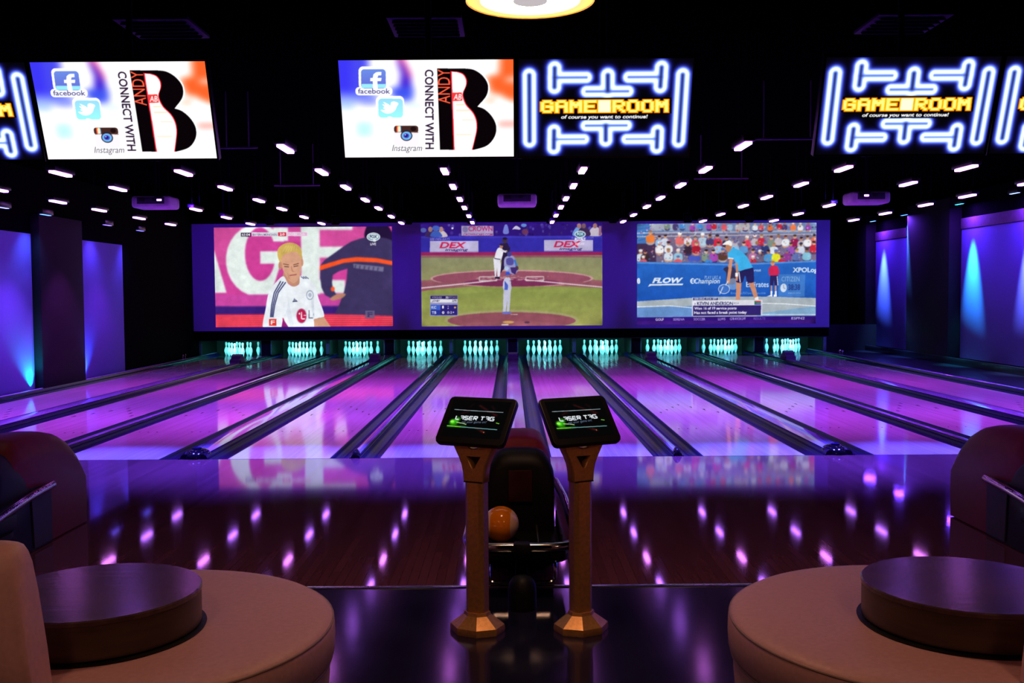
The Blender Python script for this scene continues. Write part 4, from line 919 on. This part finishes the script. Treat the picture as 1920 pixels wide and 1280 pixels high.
# ------------------------------------------------------------------ hanging monitors
MW, MH = 1.253, .702
TVM = picmat('monitor_picture', 1.15)
connect_me = picmesh('display', paint_connect(), MW, MH, TVM)
game_me = picmesh('display', paint_gameroom(), MW, MH, TVM)
TILT = math.radians(20.9)
bm = bmesh.new(); add_box(bm, (0, .035, 0), (MW+.028, .06, MH+.03), .006); add_box(bm, (0, .085, 0), (MW*.6, .05, MH*.6), .02); tv_body = mesh('housing', bm, M_bezel)
bz = .013; o2 = [(-MW/2-bz, -MH/2-bz), (MW/2+bz, -MH/2-bz), (MW/2+bz, MH/2+bz), (-MW/2-bz, MH/2+bz)]; i2 = [(-MW/2, -MH/2), (MW/2, -MH/2), (MW/2, MH/2), (-MW/2, MH/2)]
tv_bez = plate('bezel', [o2, i2], .012, .001, M_bezel)
bm = bmesh.new(); add_box(bm, (0, .125, 0), (.34, .03, .3), .004); arm = Vector((0, .14, 0)); 
add_tube(bm, [(0, .13, 0), (0, .13+.62*math.sin(0), 0)], .02) if False else None
tv_brk = mesh('bracket', bm, M_mount)
for k, (pair, side, kind, lab) in enumerate(((-1, -1, 'g', 'monitor with neon blue maze and GAME ROOM lettering, cut off by the left edge'), (-1, 1, 'c', 'monitor with CONNECT WITH advert and big black B, over the left lanes'), (0, -1, 'c', 'monitor with CONNECT WITH advert and big black B, below the pendant lamp'),
        (0, 1, 'g', 'monitor with neon blue maze and GAME ROOM lettering, beside the middle advert monitor'), (1, -1, 'g', 'monitor with neon blue maze and whole GAME ROOM lettering, over the right lanes'), (1, 1, 'g', 'monitor with neon blue maze, cut off by the right edge'))):
    x = pair*3.49+side*.644-.004; cy, cz = 7.325, 3.068
    t = thing('hanging_monitor', lab, 'monitor', (x, cy, cz), group='monitors hung in pairs over the approach')
    R = (TILT, 0, 0)                                       # face tipped down towards the seats
    obj('housing', tv_body, t, (0, 0, 0), R); obj('bezel', tv_bez, t, (0, 0, 0), R)
    obj('display', connect_me if kind == 'c' else game_me, t, (0, -.0005*math.cos(TILT), -.0005*math.sin(TILT)), R)
    obj('bracket', tv_brk, t, (0, 0, 0), R)
    bm = bmesh.new(); add_tube(bm, [(0, .12, .045), (0, .12, CEIL-cz-.004)], .024); add_lathe(bm, [(.09, CEIL-cz-.02), (.09, CEIL-cz-.003)], 16, (0, .12, 0)); obj('ceiling_pole', mesh('ceiling_pole', bm, M_mount), t)
for k, (x, y, lab) in enumerate(((-3.0, 8.6, 'flat dark ceiling vent behind the left monitors'), (3.3, 8.6, 'flat dark ceiling vent behind the right monitors'), (-.75, 8.6, 'flat dark ceiling vent behind the middle monitors'))):
    t = thing('ceiling_vent', lab, 'vent', (x, y, CEIL-.002), group='ceiling vents')
    obj('frame', boxmesh('frame', (.62, .62, .03), M_duct, .006), t, (0, 0, -.016))
    for j in range(5): obj('slat', boxmesh('slat', (.54, .05, .012), M_duct, .003, rot=Matrix.Rotation(.5, 3, 'X')), t, (0, -.22+j*.11, -.04))

# ------------------------------------------------------------------ pendant lamp
PZ = 3.082
t = thing('pendant_lamp', 'round glowing warm pendant lamp at the top of the view', 'pendant lamp', (.046, 4.7, PZ))
bm = bmesh.new(); add_lathe(bm, [(.292, .012), (.3, .0), (.302, .06), (.29, .12), (.2, .17), (.06, .19), (.03, .2)], 48, caps=False); obj('shade', mesh('shade', bm, M_shade), t)
m = bpy.data.materials.new('pendant_diffuser'); m.use_nodes = True; nt = m.node_tree; nt.nodes.clear()
o_ = nt.nodes.new('ShaderNodeOutputMaterial'); e_ = nt.nodes.new('ShaderNodeEmission'); tc = nt.nodes.new('ShaderNodeTexCoord'); vl = nt.nodes.new('ShaderNodeVectorMath'); vl.operation = 'LENGTH'
nt.links.new(tc.outputs['Object'], vl.inputs[0])
mr = nt.nodes.new('ShaderNodeMapRange'); mr.inputs['From Min'].default_value = .13; mr.inputs['From Max'].default_value = .235; mr.inputs['To Min'].default_value = PENDANT_L; mr.inputs['To Max'].default_value = 1.35
nt.links.new(vl.outputs['Value'], mr.inputs['Value']); nt.links.new(mr.outputs[0], e_.inputs[1])
cr = nt.nodes.new('ShaderNodeValToRGB'); cr.color_ramp.elements[0].position = .19; cr.color_ramp.elements[0].color = (1, .52, .34, 1); cr.color_ramp.elements[1].position = .285; cr.color_ramp.elements[1].color = (1, .8, .17, 1)
nt.links.new(vl.outputs['Value'], cr.inputs[0]); nt.links.new(cr.outputs[0], e_.inputs[0]); nt.links.new(e_.outputs[0], o_.inputs[0])
bm = bmesh.new(); add_lathe(bm, [(.08, 0), (.15, 0), (.22, 0), (.292, .004)], 48, caps=False); obj('diffuser', mesh('diffuser', bm, m), t)
bm = bmesh.new(); add_lathe(bm, [(.02, -.004), (.078, -.003), (.08, .01)], 32); obj('centre_cap', mesh('centre_cap', bm, M_pcap), t)
bm = bmesh.new(); add_tube(bm, [(0, 0, .19), (0, 0, CEIL-PZ-.004)], .01, 8); add_lathe(bm, [(.06, CEIL-PZ-.03), (.06, CEIL-PZ-.003)], 20); obj('cord', mesh('cord', bm, M_mount), t)
for lx, ly, lab in ((-1.75, .9, 'round warm pendant lamp behind the viewpoint, over the left seats'), (1.85, .9, 'round warm pendant lamp behind the viewpoint, over the right seats')):
    c_ = copy_tree(t); c_.location = (lx, ly, PZ); c_['label'] = lab; c_['group'] = 'pendant lamps'
t['group'] = 'pendant lamps'

# ------------------------------------------------------------------ ball returns
def arched(bm, prof, hw, n=12):
    rows = []
    for k in range(n+1):
        u = -math.cos(math.pi*k/n); f = 1-.2*abs(u)**5
        rows.append([bm.verts.new((u*hw, y if abs(u) < .999 else y*.985, z*f if z > .45 else z*(1-.02*abs(u)**5))) for y, z in prof])
    m_ = len(prof)
    for a, c in zip(rows[:-1], rows[1:]):
        for i in range(m_): bm.faces.new((a[i], c[i], c[(i+1) % m_], a[(i+1) % m_]))
    bm.faces.new(rows[0]); bm.faces.new(rows[-1][::-1])
def ball_return(x, label):
    t = thing('ball_return', label, 'ball return', (x, 6.6, 0), group='ball returns on the approach')
    arc = [(.96, 0.01), (.97, .2), (.965, .36), (.93, .48), (.86, .58), (.76, .665), (.62, .73), (.44, .77), (.22, .785), (0, .78), (-.1, .765), (-.16, .7), (-.1, .5), (.1, .1), (.1, .01)]
    bm = bmesh.new(); arched(bm, arc, .205); obj('hood_shell', mesh('hood_shell', bm, M_burg, True, 50), t)
    ins = [(.36, .005), (.36, .4), (.33, .43), (.06, .44), (.03, .53), (-.02, .62), (-.1, .69), (-.2, .735), (-.3, .745), (-.38, .715), (-.41, .64), (-.4, .3), (-.35, .1), (-.35, .005)]
    bm = bmesh.new(); arched(bm, ins, .213); f = obj('front_body', mesh('front_body', bm, M_retblk, True, 50), t)
    bm = bmesh.new(); add_box(bm, (0, -.412, .52), (.15, .012, .2), .005, rot=None); obj('front_panel', mesh('front_panel', bm, M_retred), f)
    bm = bmesh.new(); add_prism(bm, [(.34, .02), (.34, .41), (.05, .42), (.08, .02)], -.222, .222); bevel_all(bm, .01, 2, .9); obj('side_cover', mesh('side_cover', bm, M_retgry), t)
    bm = bmesh.new()
    tr = round_path([(-.27, -.2, 0), (-.275, -1.0, 0), (.275, -1.0, 0), (.27, -.2, 0)], .16, 6, True)
    A = [bm.verts.new((p.x, p.y, .19)) for p in tr]; B = [bm.verts.new((p.x, p.y, .224)) for p in tr]
    bm.faces.new(A[::-1]); bm.faces.new(B)
    for i in range(len(tr)):
        j = (i+1) % len(tr); bm.faces.new((A[i], A[j], B[j], B[i]))
    tray = obj('ball_tray', mesh('ball_tray', bm, M_retblk), t)
    obj('tray_ridge', boxmesh('tray_ridge', (.012, .6, .05), M_retgry, .005), tray, (.1, -.55, .248))
    obj('tray_side', boxmesh('tray_side', (.012, .66, .1), M_retblk, .004), tray, (.235, -.52, .27)); obj('tray_side', boxmesh('tray_side', (.012, .66, .1), M_retblk, .004), tray, (-.25, -.52, .27))
    bm = bmesh.new(); add_tube(bm, round_path([(.25, .3, .415), (.285, -.2, .4), (.318, -1.07, .302), (-.318, -1.07, .302), (-.285, -.2, .4), (-.25, .3, .415)], .16, 8), .027, 12); obj('top_rail', mesh('top_rail', bm, M_chrome), t)
    bm = bmesh.new(); add_box(bm, (0, -1.075, .298), (.1, .08, .07), .018); obj('rail_bumper', mesh('rail_bumper', bm, M_retblk), t)
    bm = bmesh.new(); add_box(bm, (0, -1.03, .255), (.5, .05, .08), .02); obj('tray_lip', mesh('tray_lip', bm, M_retblk), t)
    bm = bmesh.new(); add_tube(bm, round_path([(.185, -.9, .22), (.19, -1.02, .2), (.19, -1.03, .09), (-.19, -1.03, .09), (-.19, -1.02, .2), (-.185, -.9, .22)], .05, 6), .011, 8); obj('lower_rail', mesh('lower_rail', bm, M_chrome), t)
    obj('leg', boxmesh('leg', (.07, .1, .19), M_retblk, .008), t, (0, -.7, .095)); obj('leg', boxmesh('leg', (.3, .12, .19), M_retblk, .01), t, (0, -.34, .095))
    bm = bmesh.new(); add_lathe(bm, [(.078, 0), (.078, .1), (.072, .14), (.05, .17), (.015, .183)], 24, (.0, -1.2, 0)); obj('foot_pedestal', mesh('foot_pedestal', bm, M_retblk), t)
    return t
ball_return(-3.51, 'burgundy hooded ball return with chrome rail at the left edge of the view')
ball_return(0, 'burgundy hooded ball return with chrome rails behind the two kiosks')
ball_return(3.51, 'burgundy hooded ball return with chrome rail at the right edge of the view')

# the orange ball on the middle rack: orange centre band, peach sides
b = thing('bowling_ball', 'orange bowling ball with paler peach sides on the middle ball return', 'bowling ball', (-.12, 5.97, .3325), (0, 0, math.radians(-8)))
def cap_mesh(name, x0, x1, m):
    bm = bmesh.new(); r = bmesh.ops.create_uvsphere(bm, u_segments=40, v_segments=40, radius=.108)
    bmesh.ops.rotate(bm, cent=(0, 0, 0), matrix=Matrix.Rotation(math.pi/2, 3, 'Y'), verts=bm.verts)
    for co, no in (((x0, 0, 0), (1, 0, 0)), ((x1, 0, 0), (-1, 0, 0))):
        bmesh.ops.bisect_plane(bm, geom=bm.verts[:]+bm.edges[:]+bm.faces[:], plane_co=co, plane_no=no, clear_inner=True)
    return mesh(name, bm, m)
obj('centre_band', cap_mesh('centre_band', -.054, .066, M_ballo), b); obj('side_cap', cap_mesh('side_cap', -.2, -.054, M_ballp), b); obj('side_cap', cap_mesh('side_cap', .066, .2, M_ballp), b)
for dx, dy in ((-.014, .02), (.014, .02), (0, -.022)):
    bm = bmesh.new(); add_lathe(bm, [(.011, -.004), (.011, .0015)], 14); ob = obj('finger_hole', mesh('finger_hole', bm, M_hole), b, (dx, .05+dy, math.sqrt(.108**2-dx*dx-(.05+dy)**2)-.0008)); ob.rotation_euler = Vector((dx, .05+dy, ob.location.z)).to_track_quat('Z', 'Y').to_euler()

# ------------------------------------------------------------------ laser tag kiosks
tag_me = picmesh('display', paint_lasertag(), .335, .222, picmat('kiosk_picture', 1.0))
def kiosk(x, y, rz, label):
    t = thing('score_kiosk', label, 'kiosk', (x, y, -.002), (0, 0, rz), 'touchscreen kiosks')
    def octo(r, z): return [Vector((r*1.08*math.cos(math.pi/8+k*math.pi/4)*1.08, r*.95*math.sin(math.pi/8+k*math.pi/4)*1.08, z)) for k in range(8)]
    bm = bmesh.new(); rings = [[bm.verts.new(p) for p in octo(r, z)] for r, z in ((.122, 0), (.125, .012), (.122, .035), (.062, .085), (.058, .1))]
    for a, c in zip(rings[:-1], rings[1:]):
        for i in range(8): bm.faces.new((a[i], a[(i+1) % 8], c[(i+1) % 8], c[i]))
    bm.faces.new(rings[0][::-1]); bm.faces.new(rings[-1]); bevel_all(bm, .004, 2, .3); obj('base', mesh('base', bm, M_bronze, True, 25), t)
    bm = bmesh.new(); add_prism(bm, [(-.052, -.022), (-.032, -.042), (.032, -.042), (.052, -.022), (.052, .03), (.036, .042), (-.036, .042), (-.052, .03)], .09, .772, 'Z'); bevel_all(bm, .004, 2, .3); obj('column', mesh('column', bm, M_bronze, True, 25), t)
    bm = bmesh.new(); add_box(bm, (0, 0, .7725), (.106, .086, .006), .002); obj('joint_ring', mesh('joint_ring', bm, M_bronzed), t)
    right = [(.052, .775), (.055, .82), (.063, .86), (.08, .9), (.101, .94), (.114, .968)]
    notch = [(.04*math.cos(a), .968+.03*math.sin(a)) for a in np.linspace(0, -math.pi, 12)]
    out = right + notch + [(-x_, z_) for x_, z_ in right[::-1]]
    tri = [(-.05, .908), (.05, .908), (.008, .84), (-.008, .84)]
    nk = obj('neck', plate('neck', [out, tri], .07, .006, M_bronze), t)
    obj('neck_recess', plate('neck_recess', [[(-.056, .912), (.056, .912), (.012, .833), (-.012, .833)]], .02, 0, M_bronzed), nk, (0, .02, 0))
    bm = bmesh.new(); add_box(bm, (0, .0, 0), (.16, .04, .1), .01); obj('head_bracket', mesh('head_bracket', bm, M_bezel), t, (0, .045, 1.09), (math.radians(-40), 0, 0))
    w2, h2, c = .1915, .1375, .022
    hd = obj('display_head', plate('display_head', [[(-w2+c, -h2), (w2-c, -h2), (w2-c*.3, -h2+c*.3), (w2, -h2+c), (w2, h2-c), (w2-c*.3, h2-c*.3), (w2-c, h2), (-w2+c, h2), (-w2+c*.3, h2-c*.3), (-w2, h2-c), (-w2, -h2+c), (-w2+c*.3, -h2+c*.3)]], .032, .004, M_bezel), t, (0, .012, 1.074), (math.radians(-40), 0, 0))
    obj('display', tag_me, hd, (0, -.0168, .008))
    return t
kiosk(-.235, 5.05, math.radians(-26), 'bronze kiosk with tilted LASER TAG screen, beside the orange ball, left of the pair')
kiosk(.298, 5.05, math.radians(26), 'bronze kiosk with tilted LASER TAG screen, right of the ball return')

# ------------------------------------------------------------------ round sofas with drum tables
def sofa(x, y, s, tx, ty, lab, tlab):
    t = thing('round_sofa', lab, 'sofa', (x, y, -.002), group='round leather sofas')
    bm = bmesh.new(); add_lathe(bm, [(.70, 0), (.70, .06), (.755, .07), (.768, .2), (.77, .275)], 72); obj('base', mesh('base', bm, M_leather), t)
    bm = bmesh.new(); add_lathe(bm, [(.775, .278), (.788, .3), (.792, .36), (.79, .41), (.782, .432), (.762, .446), (.72, .452), (.55, .456), (.3, .456), (.02, .456)], 72); obj('seat_cushion', mesh('seat_cushion', bm, M_leather, True, 60), t)
    n = 72
    bm = bmesh.new(); add_tube(bm, [(.783*math.cos(2*math.pi*k/n), .783*math.sin(2*math.pi*k/n), .428) for k in range(n)], .0055, 8, True); obj('piping', mesh('piping', bm, M_welt), t)
    bm = bmesh.new(); add_tube(bm, [(.776*math.cos(2*math.pi*k/n), .776*math.sin(2*math.pi*k/n), .277) for k in range(n)], .006, 8, True); obj('piping', mesh('piping', bm, M_welt), t)
    # curved backrest round the outer side
    prof = [(.62, .458), (.60, .6), (.615, .8), (.64, .9), (.67, .945), (.72, .958), (.77, .95), (.80, .92), (.815, .85), (.81, .6), (.80, .3), (.79, .12), (.77, .12), (.77, .3), (.785, .457)]
    prof = [(.635, .458), (.63, .6), (.64, .8), (.655, .9), (.675, .94), (.72, .955), (.765, .945), (.795, .915), (.81, .85), (.815, .6), (.81, .47), (.80, .458)]
    A0, A1 = math.radians(-90), math.radians(-195); K = 44
    bm = bmesh.new(); rings = []
    for k in range(K+1):
        u = k/K; e = min(u, 1-u)*K; sq = 1-.30*max(0, 1-e/2.)**2
        ring_ = []
        for r, z in prof:
            a = A0+(A1-A0)*u
            lean = (z-.458)*.16*(1-u)**6
            a -= lean
            rr = .72+(r-.72)*sq; zz = .458+(z-.458)*(1-.05*max(0, 1-e/2.)**2)
            ring_.append(bm.verts.new((-s*rr*math.cos(a), rr*math.sin(a), zz)))
        rings.append(ring_)
    m_ = len(prof)
    for a, c in zip(rings[:-1], rings[1:]):
        for i in range(m_): bm.faces.new((a[i], a[(i+1) % m_], c[(i+1) % m_], c[i]))
    bm.faces.new(rings[0]); bm.faces.new(rings[-1][::-1])
    obj('backrest', mesh('backrest', bm, M_leather, True, 60), t)
    bm = bmesh.new(); pts = []
    for k in range(2, K-1):
        u = k/K; a = A0+(A1-A0)*u-.08*(1-u)**6; r = .797
        pts.append((-s*r*math.cos(a), r*math.sin(a), .912))
    add_tube(bm, pts, .006, 8); obj('piping', mesh('piping', bm, M_welt), t)
    d = thing('drum_table', tlab, 'table', (tx, ty, .4545), group='drum tables on the sofas')
    bm = bmesh.new(); add_lathe(bm, [(.36, 0), (.36, .012), (.378, .014), (.38, .02), (.38, .136)], 72); obj('drum_side', mesh('drum_side', bm, M_tabside), d)
    bm = bmesh.new(); add_lathe(bm, [(.38, .136), (.383, .139), (.383, .152), (.379, .157), (.2, .157), (.01, .157)], 72); obj('tabletop', mesh('tabletop', bm, M_tabtop, True, 30), d)
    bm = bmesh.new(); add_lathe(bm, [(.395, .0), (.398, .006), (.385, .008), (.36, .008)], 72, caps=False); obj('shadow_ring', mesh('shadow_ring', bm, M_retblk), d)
sofa(-1.555, 3.85, -1, -1.635, 3.74, 'round beige leather sofa with curved backrest, left foreground', 'round dark walnut drum table on the left sofa')
sofa(1.60, 3.85, 1, 1.685, 3.76, 'round beige leather sofa, right foreground beside the dark floor', 'round dark walnut drum table on the right sofa')
